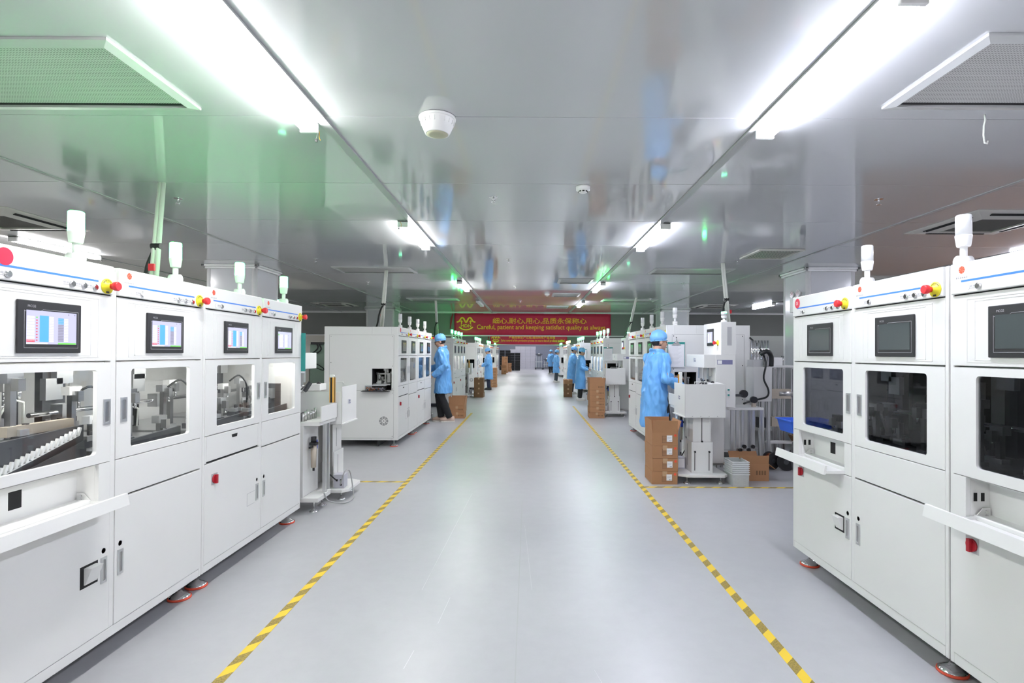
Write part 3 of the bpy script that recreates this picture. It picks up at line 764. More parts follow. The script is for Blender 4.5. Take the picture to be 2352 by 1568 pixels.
def machine_unit(name, label, loc, rz, kind='drawer', screens=('off','off'), glass='clear_glass', lens='lens_off', lit=False, tools=True, side_window=False, side_hole=None, rich=True, sticker=None, sticker_x=0.082, dark_back=False, open_lo=False, open_hi=False, group=None, seed=1, end_panel=None):
    u = thing(name, label, 'machine', loc, rz, group)
    W2 = 2*WM
    mb = MB()
    # shell
    if side_window:
        mb.box(0,0.02,0.0,0.06,ZB,HM); mb.box(0,0.02,0.5,DM,ZB,HM); mb.box(0,0.02,0.06,0.5,ZB,0.78); mb.box(0,0.02,0.06,0.5,1.33,HM)
    elif side_hole == 'lo': pass
    elif open_lo: mb.box(0,0.02,0.0,0.06,ZB,HM); mb.box(0,0.02,0.78,DM,ZB,HM); mb.box(0,0.02,0.06,0.78,ZB,0.75); mb.box(0,0.02,0.06,0.78,1.34,HM)
    else: mb.box(0,0.02,0.0,DM,ZB,HM)
    def holed(xa,xb):
        mb.box(xa,xb,0.0,0.10,ZB,HM); mb.box(xa,xb,0.39,DM,ZB,HM); mb.box(xa,xb,0.10,0.39,ZB,0.84); mb.box(xa,xb,0.10,0.39,1.16,HM)
    if side_hole == 'lo': holed(0,0.02)
    if side_hole == 'hi': holed(W2-0.02,W2)
    elif open_hi: mb.box(W2-0.02,W2,0.0,0.06,ZB,HM); mb.box(W2-0.02,W2,0.78,DM,ZB,HM); mb.box(W2-0.02,W2,0.06,0.78,ZB,0.75); mb.box(W2-0.02,W2,0.06,0.78,1.34,HM)
    else: mb.box(W2-0.02,W2,0.0,DM,ZB,HM)
    mb.box(0.02,W2-0.02,DM-0.02,DM,ZB,HM); mb.box(0.02,W2-0.02,0.012,DM-0.02,HM-0.02,HM); mb.box(0.02,W2-0.02,0.03,DM-0.02,ZB+0.001,ZB+0.02)
    mb.box(0.02,W2-0.02,0.0,0.03,ZB,ZB+0.045); mb.box(WM-0.016,WM+0.016,0.0,0.03,ZB+0.045,HM-0.02)
    mb.box(0.02,W2-0.02,0.03,DM-0.02,0.725,0.745)          # inner floor
    mb.box(0.02,W2-0.02,0.03,DM-0.02,1.345,1.355)          # inner roof
    mb.box(0.02,W2-0.02,0.80,0.81,0.745,1.345)             # inner back
    mb.build('body', u, bevel=0.004)
    if side_window: MB().box(0.008,0.012,0.055,0.505,0.775,1.335,glass).build('side_glass', u)
    for i in (0,1):
        a = i*WM; x0 = a + (0.018 if i==0 else 0.017); x1 = a + WM - (0.017 if i==0 else 0.018); g = 0.003
        h = MB().box(x0,x1,-0.012,0.012,1.656,HM-0.001,'white_coat').build('header_panel', u, bevel=0.004)
        MB().box(x0+0.002,x1-0.002,0.004,0.02,1.650,1.657,'black_matte').build('painted_gap_shade', u)  # black strip painting the shadow line below the overhanging header
        MB().box(a+0.075,a+0.575,-0.0126,-0.012,1.703,1.711,'blue_line').build('blue_stripe', h)
        if not (sticker and i==0): logo(h, a+0.078, -0.0123, 1.754)
        for bx in (0.162,0.438,0.497,0.556):
            pushbutton(h, a+bx, -0.012, 1.678)
            if rich: caption(h, a+bx-0.028, -0.0123, 1.675)
        if rich: MB().lathe([(0.0135,-0.0126),(0.0135,-0.012)],c=(a+0.105,0,1.678),n=16,m='print_grey',axis='Y').lathe([(0.0125,-0.0128),(0.0125,-0.012)],c=(a+0.105,0,1.678),n=16,m='white_coat',axis='Y').build('round_mark', h)
        estop(u, a+0.622, -0.012, 1.690)
        d = MB().box(x0,x1,-0.002,0.016,1.354+g,1.650,'white_coat').build('panel_door', u, bevel=0.002)
        if rich:
            fr = MB()
            for (e0,e1,z0,z1) in ((0.09,0.59,1.372,1.632),(0.13,0.55,1.380,1.622)):
                for b_ in ((e0,e1,z0,z0+0.003),(e0,e1,z1-0.003,z1),(e0,e0+0.003,z0,z1),(e1-0.003,e1,z0,z1)):
                    fr.box(a+b_[0],a+b_[1],-0.0032,-0.002,b_[2],b_[3],'white_coat')
            fr.build('embossed_frame', d)
        hmi(u, a+0.203, -0.0035, 1.392, screens[i], brand=rich)
        # window door
        hx0, hx1 = (a+0.136, a+0.586) if i==0 else (a+0.110, a+0.556)
        wd = MB().ring_panel(x0,x1,0.903,1.350,(hx0,hx1,0.945,1.317),-0.002,0.016,0.016,'white_coat').build('window_door', u)
        MB().box(hx0-0.01,hx1+0.01,0.008,0.012,0.935,1.327,glass).build('glass_pane', wd)
        hxc = a+0.640 if i==0 else a+0.062
        pull_handle(wd, hxc, 1.070, 1.185)
        MB().box(hxc-0.013,hxc+0.013,-0.0024,-0.002,1.081,1.174,'steel').build('handle_recess', wd)
        # lower part
        k0 = kind if i==0 else 'plain'
        if k0 == 'tray':
            rx0, rx1 = a+0.085, a+0.60
            rp = MB().ring_panel(x0,x1,0.722,0.900,(rx0,rx1,0.7225,0.8995),-0.002,0.016,0.0005,'white_coat',2).build('recess_frame', u)
            rc = MB().box(rx0,rx1,0.095,0.10,0.722,0.90).box(rx0-0.004,rx0,0.0165,0.10,0.722,0.90).box(rx1,rx1+0.004,0.0165,0.10,0.722,0.90).build('recess_back', u)
            MB().box(rx0+0.20,rx0+0.255,0.0945,0.0955,0.785,0.855,'black_matte').build('port_hole', rc)
            for zz in (0.80,):
                MB().box(rx0-0.0005,rx0+0.0005,0.03,0.045,zz,zz+0.035,'black_matte').build('slot', rc); MB().box(rx0-0.0005,rx0+0.0005,0.06,0.075,zz,zz+0.035,'black_matte').build('slot', rc)
            tx0, tx1 = a+0.045, a+0.615
            tr = MB()
            tr.box(tx0+0.05,tx1-0.02,-0.115,0.09,0.722,0.726,'white_coat')
            tr.prism([(-0.130,0.720),(-0.118,0.720),(-0.108,0.770),(-0.120,0.770)],tx0-0.03,tx1,'X','white_coat')
            tr.prism([(-0.12,0.722),(0.09,0.722),(0.09,0.775),(0.06,0.775),(0.03,0.740),(-0.12,0.735)],tx0+0.048,tx0+0.052,'X','white_coat')
            tr.prism([(-0.12,0.722),(0.09,0.722),(0.09,0.775),(0.06,0.775),(0.03,0.740),(-0.12,0.735)],tx1-0.022,tx1-0.018,'X','white_coat')
            tr = tr.build('tray', u)
            for xx in (tx0+0.056,tx1-0.026):
                for (yy,zz) in ((0.07,0.762),(0.07,0.745)):
                    MB().cyl((xx,yy,zz),(xx+0.004,yy,zz),0.006,n=8,m='chrome').build('bolt', tr)
        elif k0 == 'drawer':
            dr = MB().box(x0+0.02,x1-0.02,-0.002,0.016,0.748,0.897,'white_coat').build('drawer_panel', u, bevel=0.002)
            MB().box(x0,x0+0.017,-0.001,0.016,0.740,0.897,'white_coat').box(x1-0.017,x1,-0.001,0.016,0.740,0.897,'white_coat').build('drawer_jamb', u)
            MB().box(x0+0.02,x1-0.02,0.002,0.02,0.739,0.746,'black_matte').build('painted_gap_shade', u)  # black strip standing for the shade below the drawer panel
            MB().prism([(a+0.305,0.872),(a+0.375,0.872),(a+0.368,0.852),(a+0.312,0.852)][::-1],-0.0026,-0.002,'Y','black_matte').build('finger_slot', dr)
        else:
            MB().box(x0,x1,-0.002,0.016,0.727,0.899,'white_coat').build('lower_panel', u, bevel=0.002)
        ztop = 0.718 if k0 != 'drawer' else 0.735
        ld = MB().box(x0,x1,-0.002,0.016,ZB+0.048,ztop,'white_coat').build('lower_door', u, bevel=0.002)
        lx = a+0.632 if i==0 else a+0.050
        pull_handle(ld, lx, 0.365, 0.480, 0.034)
        MB().box(lx-0.010,lx+0.010,-0.0024,-0.002,0.377,0.468,'steel').build('handle_recess', ld)
        MB().lathe([(0.012,0.0),(0.012,0.004),(0.008,0.006)],n=16,m='chrome',axis='Y').build('lock', ld).location=(lx,-0.002,0.508)
        if i == 0:
            sw = MB().box(a+0.085,a+0.150,-0.0026,-0.002,0.600,0.665,'print_grey').build('switch_plate', ld)
            s2 = MB().lathe([(0.026,0.0),(0.025,0.008)],n=18,m='red_switch',axis='Y').box(-0.008,0.008,0.006,0.02,-0.026,0.026,'red_switch').build('rotary_switch', ld); s2.location=(a+0.118,-0.0026,0.632); s2.rotation_euler=(0,0,R(180))
            if k0 == 'tray':
                MB().box(a+0.505,a+0.600,-0.0026,-0.002,0.385,0.480,'black_matte').build('outlet_hole', ld)
                hd = MB(); q0,q1=a+0.525,a+0.590
                hd.prism([(-0.036,0.470),(-0.002,0.470),(-0.002,0.398),(-0.008,0.398)],q0,q1,'X','white_coat')
                hd.build('outlet_hood', ld)
            else:
                fr = MB(); e0,e1,z0,z1 = a+0.50,a+0.600,0.355,0.44
                for b_ in ((e0,e1,z0,z0+0.002),(e0,e1,z1-0.002,z1),(e0,e0+0.002,z0,z1)): fr.box(b_[0],b_[1],-0.0026,-0.002,b_[2],b_[3],'print_grey')
                fr.build('flap_outline', ld)
        stack_light(u, a+0.612, 0.12, HM, lens)
        if tools: mechanism(u, a+0.02, a+WM-0.02, seed*10+i, 'dark' if glass=='tinted_glass' else ('comb' if (seed==1 and i==0) else 'std'))
        if dark_back and i==0: MB().box(a+0.025,a+WM+0.22,0.64,0.66,0.75,1.34,'dark_steel').build('machine_frame', u)
        if lit: MB().box(a+0.08,a+0.60,0.10,0.14,1.325,1.340,'led_strip').build('interior_lamp', u)
    if tools and rich and not open_hi:
        xx = W2-0.02
        MB().box(xx-0.015,xx,0.16,0.36,0.80,1.14,'dark_steel').build('wall_plate', u)
        MB().box(xx-0.06,xx-0.015,0.20,0.30,1.02,1.10,'aluminium').box(xx-0.09,xx-0.03,0.22,0.27,0.98,1.03,'dark_steel').cyl((xx-0.06,0.25,0.92),(xx-0.06,0.25,1.0),0.010,n=10,m='chrome').box(xx-0.075,xx-0.045,0.235,0.265,0.905,0.92,'red_switch').build('wall_actuator', u)
        MB().box(xx-0.10,xx-0.02,0.12,0.30,0.78,0.86,'aluminium').cyl((xx-0.10,0.16,0.88),(xx-0.10,0.30,0.88),0.014,n=10,m='white_plastic').build('wall_actuator', u)
    MB().box(0.03,W2-0.03,0.30,0.31,0.004,ZB+0.001,'black_plastic').build('underside_light_blocker', u)  # added dark plate that stops light passing beneath the machine
    for fx in (0.075, W2-0.075):
        foot(u, fx, 0.075); foot(u, fx, DM-0.10)
    if sticker:
        st = MB().lathe([(0.032,0.0),(0.032,0.0008)],n=28,m='sticker_red',axis='Y').build('round_sticker', u); st.location=(sticker_x,-0.0125,1.740); st.rotation_euler=(0,0,R(180))
        if sticker != 'blank': text_obj('lettering', sticker, 0.034, 'paper', st, (0,0.0012,-0.001), (R(90),0,R(180)))
    return u
def side_details(u, side):
    """bolted cover, opening with tooling, shelf, fan guard on the free end of a line; side 'lo' (x=0) or 'hi' (x=2*WM)"""
    x = 0.0 if side=='lo' else 2*WM; s_ = -1 if side=='lo' else 1
    def bx(name, par, d0, d1, y0, y1, z0, z1, m): return MB().box(x+s_*d0, x+s_*d1, y0, y1, z0, z1, m).build(name, par)
    # cover plates proud of the body
    cv = MB()
    for (y0,y1,z0,z1) in ((0.07,1.02,1.165,1.66),(0.395,1.02,0.84,1.1585),(0.07,0.095,0.84,1.1585)):
        cv.box(x, x+s_*0.003, y0, y1, z0, z1, 'white_coat')
    cv = cv.build('side_cover', u)
    lc = bx('side_cover', u, 0, 0.003, 0.07, 1.02, 0.135, 0.832, 'white_coat')
    gp = MB()
    for (y0,y1,z0,z1) in ((0.064,1.026,1.661,1.664),(0.064,0.067,0.135,1.664),(1.023,1.026,0.135,1.664),(0.064,1.026,0.834,0.837),(0.064,1.026,0.130,0.133)):
        gp.box(x+s_*0.0, x+s_*0.0006, y0, y1, z0, z1, 'grey_line')
    gp.build('cover_joint', u)
    for (yy,zz) in ((0.085,1.64),(1.0,1.64),(0.085,1.2),(1.0,1.25),(0.085,0.86),(0.085,0.80),(0.085,0.16),(1.0,0.8)):
        MB().lathe([(0.007,0.0),(0.006,0.003)],c=(x+s_*0.003,yy,zz),n=8,m='ink_black',axis='X').build('screw', cv)
    # lining of the opening
    i0, i1 = x-s_*0.02, x-s_*0.30
    MB().box(i0,i1,0.095,0.10,0.84,1.16,'black_matte').box(i0,i1,0.39,0.395,0.84,1.16,'black_matte').box(i1,i1-s_*0.005,0.095,0.395,0.84,1.16,'black_matte').box(i0,i1,0.095,0.395,0.835,0.84,'black_matte').box(i0,i1,0.095,0.395,1.16,1.165,'black_matte').build('opening_lining', u)
    t_ = MB().box(x-s_*0.1,x-s_*0.14,0.14,0.19,0.95,1.09,'steel').box(x-s_*0.12,x-s_*0.15,0.20,0.34,1.07,1.09,'steel').cyl((x-s_*0.1,0.31,1.0),(x-s_*0.1,0.31,1.08),0.014,n=10,m='aluminium').box(x-s_*0.1,x-s_*0.16,0.28,0.34,0.93,0.98,'aluminium').build('inner_gripper', u)
    sh = MB().box(x-s_*0.05,x+s_*0.11,0.12,0.52,0.826,0.834,'black_plastic').build('side_shelf', u)
    # fan guard
    fg = MB(); c = (x+s_*0.0035, 0.21, 0.385)
    for k in range(8):
        a0 = 2*math.pi*k/8
        for (r0,r1,d) in ((0.030,0.046,0.30),(0.050,0.068,0.33)):
            poly = [(r0*math.cos(a0-d)+c[1],r0*math.sin(a0-d)+c[2]),(r1*math.cos(a0-d)+c[1],r1*math.sin(a0-d)+c[2]),(r1*math.cos(a0)+c[1],r1*math.sin(a0)+c[2]),(r1*math.cos(a0+d)+c[1],r1*math.sin(a0+d)+c[2]),(r0*math.cos(a0+d)+c[1],r0*math.sin(a0+d)+c[2])]
            fg.prism(poly, c[0], c[0]+s_*0.0006, 'X', 'grey_line')
    fg.lathe([(0.010,0),(0.010,0.0006*s_)],c=c,n=12,m='grey_line',axis='X')
    fg.build('fan_guard', lc)
# ================================================================== winding station at the right-hand end of each line
def label_print(parent, M, w=0.075, h=0.05):
    """printed type plate made of flat ink bars in local XZ; M places it"""
    mb = MB()
    for k in range(4): mb.box(-w*0.5,-w*0.12,-0.0006,0,h*(0.38-k*0.22),h*(0.44-k*0.22),'print_blue')
    mb.prism([(-w*0.04,-h*0.42),(w*0.06,-h*0.42),(w*0.10,h*0.46),(0,h*0.46)],-0.0006,0,'Y','print_blue')
    for k in range(2): mb.box(w*0.16,w*0.5,-0.0006,0,h*(0.28-k*0.14),h*(0.38-k*0.14),'print_blue')
    mb.box(w*0.18,w*0.28,-0.0006,0,-h*0.34,-h*0.05,'print_blue').box(w*0.34,w*0.5,-0.0006,0,-h*0.38,-h*0.10,'print_blue')
    o = mb.build('type_plate', parent); o.matrix_local = M
    return o
def station(label, loc, rz):
    u = thing('winding_station', label, 'machine', loc, rz, 'winding stations at the ends of the lines')
    # base plate with chamfered corners, feet
    x0,x1,y0,y1 = 0.70,1.16,-0.06,0.47
    MB().prism([(x0,y0+0.05),(x0+0.05,y0),(x1-0.06,y0),(x1,y0+0.10),(x1,y1-0.04),(x1-0.04,y1),(x0,y1)],0.075,0.105,'Z','white_coat').build('base_plate', u, bevel=0.004)
    for (fx,fy) in ((x0+0.07,y0+0.08),(x1-0.07,y0+0.10),(x0+0.07,y1-0.08),(x1-0.06,y1-0.07)):
        f = MB().lathe([(0.040,0.0),(0.041,0.004),(0.030,0.012),(0.012,0.024),(0.010,0.03)],n=18,m='chrome').cyl((0,0,0.03),(0,0,0.08),0.008,n=8,m='steel').build('levelling_foot', u); f.location=(fx,fy,0)
    # telescopic column: lower channel and inner mast
    lc = MB().box(0.80,1.06,0.10,0.112,0.105,0.44).box(0.80,1.06,0.318,0.33,0.105,0.44).box(1.048,1.06,0.112,0.318,0.105,0.44).build('lower_channel', u, bevel=0.002)
    up = MB().box(0.815,1.046,0.116,0.128,0.30,0.72).box(0.815,1.046,0.302,0.314,0.30,0.72).box(1.034,1.046,0.128,0.302,0.30,0.72).build('mast', u, bevel=0.002)
    MB().box(1.0465,1.047,0.211,0.219,0.45,0.70,'black_matte').build('height_slot', up)
    for yy in (0.135,0.291): MB().box(1.0605,1.061,yy-0.004,yy+0.004,0.13,0.33,'black_matte').build('height_slot', lc)
    for (xx,yy,zz) in ((1.062,0.135,0.335),(1.062,0.291,0.335),(1.048,0.215,0.445)): MB().cyl((xx,yy,zz),(xx+0.012,yy,zz),0.011,n=12,m='black_plastic').build('clamp_knob', u)
    MB().box(0.9,0.908,0.0998,0.1003,0.16,0.40,'black_matte').box(0.9,0.908,0.1158,0.1163,0.48,0.66,'black_matte').build('height_slot', lc)
    # guard box, open at the top
    gx0,gx1,gy0,gy1,gz0,gz1 = 0.72,1.15,0.0,0.44,0.715,1.075; th=0.004
    gb = MB().box(gx0,gx1,gy0,gy0+th,gz0,gz1).box(gx0,gx1,gy1-th,gy1,gz0,gz1).box(gx0,gx0+th,gy0,gy1,gz0,gz1-0.05).box(gx1-th,gx1,gy0,gy1,gz0,gz1).box(gx0,gx1,gy0,gy1,gz0,gz0+th).box(gx0-0.02,gx1+0.0,gy0-0.012,gy0,gz0,gz0+0.012).build('guard_box', u, bevel=0.0015)
    label_print(gb, Matrix.Translation((0.92,-0.0005,0.915)))
    for k in range(4): MB().cyl((gx1,0.08+0.09*k,0.73),(gx1+0.002,0.08+0.09*k,0.73),0.004,n=8,m='grey_line').build('screw', gb)
    MB().tube([(1.10,0.12,1.075),(1.10,0.12,1.098),(1.10,0.26,1.098),(1.10,0.26,1.075)],0.006,8,'white_coat').build('carry_handle', gb)
    MB().box(0.95,1.12,0.30,0.42,1.02,1.085,'white_plastic').build('light_box', u, bevel=0.004)
    MB().cyl((1.02,0.34,1.085),(1.02,0.34,1.105),0.022,0.010,n=12,m='black_plastic').build('adjust_knob', u)
    # bed with trough, front apron, light curtain post
    MB().box(0.32,0.72,0.06,0.62,0.755,0.79).box(0.32,0.70,0.04,0.05,0.79,0.925).box(0.32,0.72,0.55,0.56,0.79,1.05).build('bed', u, bevel=0.002)
    MB().box(0.66,0.70,0.065,0.10,0.79,1.19,'white_coat').build('post', u, bevel=0.003)
    lcn = MB().box(0.668,0.692,0.058,0.066,0.93,1.165,'black_plastic').build('light_curtain', u)
    MB().box(0.664,0.668,0.056,0.066,0.93,1.165,'gold_sensor').box(0.692,0.696,0.056,0.066,0.93,1.165,'gold_sensor').box(0.658,0.66,0.066,0.098,0.93,1.165,'gold_sensor').box(0.656,0.6595,0.074,0.090,0.93,1.165,'black_plastic').build('sensor_edge', lcn)
    MB().cyl((0.68,0.058,1.175),(0.68,0.066,1.175),0.009,n=10,m='chrome').build('screw', lcn)
    # lower cabinet, profiles
    MB().box(0.32,0.66,0.20,0.60,0.13,0.755).build('lower_cabinet', u, bevel=0.003)
    MB().box(0.55,0.60,0.06,0.16,0.10,0.14).box(0.30,0.60,0.06,0.62,0.095,0.13).build('floor_rail', u)
    for xx in (0.50,0.58): MB().box(xx,xx+0.03,0.07,0.10,0.14,0.755,'aluminium').build('profile_post', u, bevel=0.002)
    MB().cyl((0.54,0.08,0.13),(0.54,0.08,0.755),0.006,n=8,m='chrome').build('guide_rod', u)
    for (fx,fy) in ((0.36,0.12),(0.55,0.12),(0.36,0.55),(0.55,0.55)):
        f = MB().lathe([(0.040,0.0),(0.041,0.004),(0.030,0.012),(0.012,0.024),(0.010,0.03)],n=18,m='chrome').cyl((0,0,0.03),(0,0,0.10),0.008,n=8,m='steel').build('levelling_foot', u); f.location=(fx,fy,0)
    # air filter regulator
    ar = MB().box(-0.028,0.028,-0.03,0.03,0.20,0.225,'black_plastic').cyl((0,0,0.225),(0,0,0.275),0.024,n=14,m='black_plastic').cyl((0,0,0.0),(0,0,0.20),0.022,0.027,n=14,m='beige_metal').cyl((0,0,-0.03),(0,0,0.0),0.010,n=8,m='black_plastic').box(0.028,0.06,-0.012,0.012,0.16,0.24,'valve_blue').cyl((-0.09,0,0.19),(-0.028,0,0.19),0.010,n=8,m='black_plastic').build('air_regulator', u); ar.location=(0.44,0.155,0.37)
    # head: press arm, tooling, back column, control box
    MB().box(0.18,0.86,0.30,0.43,1.245,1.395).build('press_head', u, bevel=0.003)
    label_print(u, Matrix.Translation((0.50,0.299,1.33)), 0.09, 0.05)
    MB().box(0.50,0.862,0.43,0.655,0.80,1.395).build('back_column', u, bevel=0.003)
    pl = MB().box(0.8622,0.8626,0.445,0.62,1.285,1.335,'print_blue').box(0.8624,0.863,0.45,0.50,1.29,1.33,'paper').build('type_plate', u)
    tl = MB()
    for k,(yy,zz,h) in enumerate(((0.33,1.12,0.125),(0.37,1.08,0.165),(0.41,1.15,0.095))): tl.box(0.60+0.05*k,0.64+0.05*k,yy-0.015,yy+0.015,zz,zz+h,'aluminium')
    tl.cyl((0.68,0.36,1.02),(0.68,0.36,1.09),0.010,n=8,m='chrome').obox((0.72,0.33,1.07),(0.05,0.02,0.10),(R(25),R(20),0),'dark_steel').obox((0.62,0.40,1.06),(0.04,0.02,0.09),(R(-25),R(-10),0),'dark_steel').cyl((0.58,0.34,1.05),(0.76,0.34,1.10),0.006,n=8,m='black_plastic')
    tl.build('winding_tool', u)
    tb = MB()
    for k in range(6): tb.cyl((0.36+0.055*k,0.22,0.79),(0.36+0.055*k,0.22,0.86+0.012*(k%3)),0.014,n=10,m='steel').box(0.345+0.055*k,0.375+0.055*k,0.26,0.34,0.79,0.84,'dark_steel')
    tb.build('tool_row', u)
    for zz in (0.93,0.99): MB().box(0.8622,0.868,0.565,0.585,zz,zz+0.018,'teal').build('push_button', u)
    cb = MB().box(0.26,0.86,0.49,0.66,1.395,1.765).build('control_box', u, bevel=0.003)
    o = hmi(cb, 0.40, 0.489, 1.50, 'page', 0.22, 0.20, False)
    estop(cb, 0.76, 0.49, 1.53)
    MB().box(0.8605,0.8612,0.56,0.61,1.50,1.71,'print_grey').build('vent_grille', cb)
    st = stack_light(u, 0.70, 0.58, 1.765, 'lens_off'); st.scale=(1,1,0.55)
    MB().lathe([(0.031,0.20),(0.031,0.232)],n=16,m='lens_pale_green').build('lens_band', st)
    # side table on aluminium legs with wire feed wheel
    MB().box(0.22,0.62,0.66,1.08,0.745,0.775).build('side_table', u, bevel=0.003)
    for (xx,yy) in ((0.58,0.70),(0.58,0.76),(0.56,0.83),(0.58,0.95),(0.58,1.04),(0.24,1.04),(0.24,0.70)): MB().box(xx,xx+0.03,yy,yy+0.03,0.0,0.745,'aluminium').build('table_leg', u, bevel=0.002)
    fw = MB().box(0.50,0.55,0.70,0.86,0.90,0.925,'dark_steel').cyl((0.50,0.88,0.93),(0.55,0.88,0.93),0.045,n=18,m='black_plastic').box(0.5,0.55,0.68,0.72,0.775,1.0,'steel').cyl((0.552,0.70,0.98),(0.565,0.70,0.98),0.022,n=12,m='black_plastic').cyl((0.50,1.0,0.86),(0.55,1.0,0.86),0.04,n=16,m='black_plastic').box(0.505,0.545,0.98,1.02,0.775,0.86,'beige_metal').build('wire_feed_arm', u)
    tk = MB()
    for k in range(4): tk.cyl((0.61,0.80+0.05*k,0.28+0.04*(k%2)),(0.64,0.80+0.05*k,0.28+0.04*(k%2)),0.022,n=10,m='black_plastic')
    tk.cyl((0.62,0.76,0.30),(0.62,1.0,0.30),0.008,n=8,m='steel')
    tk.build('tension_wheels', u)
    # controller with cable on the base plate
    ct = MB().box(0.76,0.86,-0.01,0.09,0.105,0.235,'grey_box').build('controller', u, bevel=0.003)
    MB().box(0.7595,0.76,0.01,0.03,0.13,0.15,'black_matte').box(0.7595,0.76,0.01,0.03,0.17,0.19,'black_matte').box(0.7595,0.76,0.05,0.07,0.17,0.19,'black_matte').build('socket', ct)
    MB().box(0.8602,0.8606,0.01,0.08,0.12,0.22,'paper').build('sticker', ct)
    MB().tube(crv([(0.76,0.02,0.18),(0.70,0.0,0.16),(0.71,-0.03,0.27),(0.80,-0.05,0.26),(0.83,-0.07,0.10),(0.75,-0.10,0.012),(0.60,-0.06,0.010),(0.48,0.03,0.06),(0.44,0.06,0.14)]),0.006,8,'cable_grey').build('power_cable', u)
    MB().tube(crv([(0.74,0.13,0.45),(0.72,0.16,0.40),(0.74,0.14,0.33),(0.70,0.12,0.27),(0.735,0.06,0.19)]),0.006,8,'cable_black').build('signal_cable', u)
    return u
# ================================================================== people
def remesh_obj(name, mb, parent, voxel, smooth_it=2, wrinkle=0.0, wscale=7.0, seed=0, vert=1.0):
    me = bpy.data.meshes.new(name); me.from_pydata(mb.v, [], mb.f); me.update()
    o = bpy.data.objects.new('tmp', me); COL.objects.link(o)
    r = o.modifiers.new('r','REMESH'); r.mode='VOXEL'; r.voxel_size=voxel; r.use_smooth_shade=True
    if smooth_it:
        s_ = o.modifiers.new('s','SMOOTH'); s_.factor=0.5; s_.iterations=smooth_it
    dg = bpy.context.evaluated_depsgraph_get()
    m2 = bpy.data.meshes.new_from_object(o.evaluated_get(dg)); m2.name = name
    bpy.data.objects.remove(o); bpy.data.meshes.remove(me)
    if wrinkle:
        off = Vector((seed*3.1, seed*1.7, seed*0.9))
        m2.update()
        ns = [v.normal.copy() for v in m2.vertices]
        for v, n in zip(m2.vertices, ns):
            p = v.co
            q = Vector((p.x, p.y, p.z*vert)); warp = noise.noise_vector(q*3.0 + off)*0.12
            d = 0.55*noise.noise((q+warp)*wscale + off) + 0.75*(0.35-abs(noise.noise((q+warp)*wscale*1.5 + off*2))) + 0.25*noise.noise(q*wscale*3.1 + off)
            v.co = p + n*d*wrinkle
    m2.materials.clear(); m2.materials.append(MATS[mb.mats[0]])
    m2.polygons.foreach_set('use_smooth', [True]*len(m2.polygons))
    b = bpy.data.objects.new(name, m2); COL.objects.link(b)
    if parent is not None: b.parent = parent
    return b
def loft(mb, rings, n, m):
    """rings: (cx, cy, z, rx, ry)"""
    vs = []; fs = []
    for cx, cy, z, rx, ry in rings:
        for q in range(n):
            a = 2*math.pi*q/n; vs.append((cx+rx*math.cos(a), cy+ry*math.sin(a), z))
    for j in range(len(rings)-1):
        for q in range(n): fs.append((j*n+q, j*n+(q+1)%n, (j+1)*n+(q+1)%n, (j+1)*n+q))
    fs.append(tuple(range(n))[::-1]); e=(len(rings)-1)*n; fs.append(tuple(e+q for q in range(n)))
    mb.add(vs, fs, m, True)
def capsule(mb, pts, rad, m, n=12):
    mb.tube(pts, rad, n, m)
    for p, r in zip(pts, rad): mb.ellipsoid(p, (r,r,r), m, 10, 8)
def hand(mb, wrist, elbow, palm_dir, side, s, curl=0.5):
    """palm with five separate bent fingers; palm_dir: way the palm faces"""
    w = Vector(wrist); d = (w - Vector(elbow)).normalized(); p = Vector(palm_dir); p = (p - d*p.dot(d)).normalized()
    lat = d.cross(p).normalized() * side
    palm = w + d*0.045*s
    # palm slab
    for t_ in (0.0,0.5,1.0):
        for l_ in (-0.024,-0.008,0.008,0.024):
            c = w + d*(0.012+0.068*t_)*s + lat*l_*(0.75+0.25*t_)*s
            mb.ellipsoid(c, (0.0145*s,)*3, 'skin', 8, 6)
    k0 = w + d*0.085*s
    for f, (off, L) in enumerate(((0.030,0.072),(0.010,0.080),(-0.010,0.074),(-0.029,0.058))):
        b0 = k0 + lat*off*s - d*abs(off)*0.15*s
        a1 = 0.35*curl; a2 = 1.0*curl; a3 = 1.5*curl
        p1 = b0 + (d*math.cos(a1) + p*math.sin(a1))*L*0.45*s
        p2 = p1 + (d*math.cos(a2) + p*math.sin(a2))*L*0.32*s
        p3 = p2 + (d*math.cos(a3) + p*math.sin(a3))*L*0.23*s
        capsule(mb, [b0 - d*0.01*s, p1, p2, p3], [0.0095*s,0.0088*s,0.0080*s,0.0068*s], 'skin', 8)
    t0 = w + d*0.025*s + lat*0.026*s
    t1 = t0 + (d*0.6 + lat*0.8 + p*0.2).normalized()*0.034*s
    t2 = t1 + (d*0.9 + lat*0.25 + p*0.45).normalized()*0.030*s
    capsule(mb, [t0, t1, t2], [0.0125*s,0.0100*s,0.0080*s], 'skin', 8)
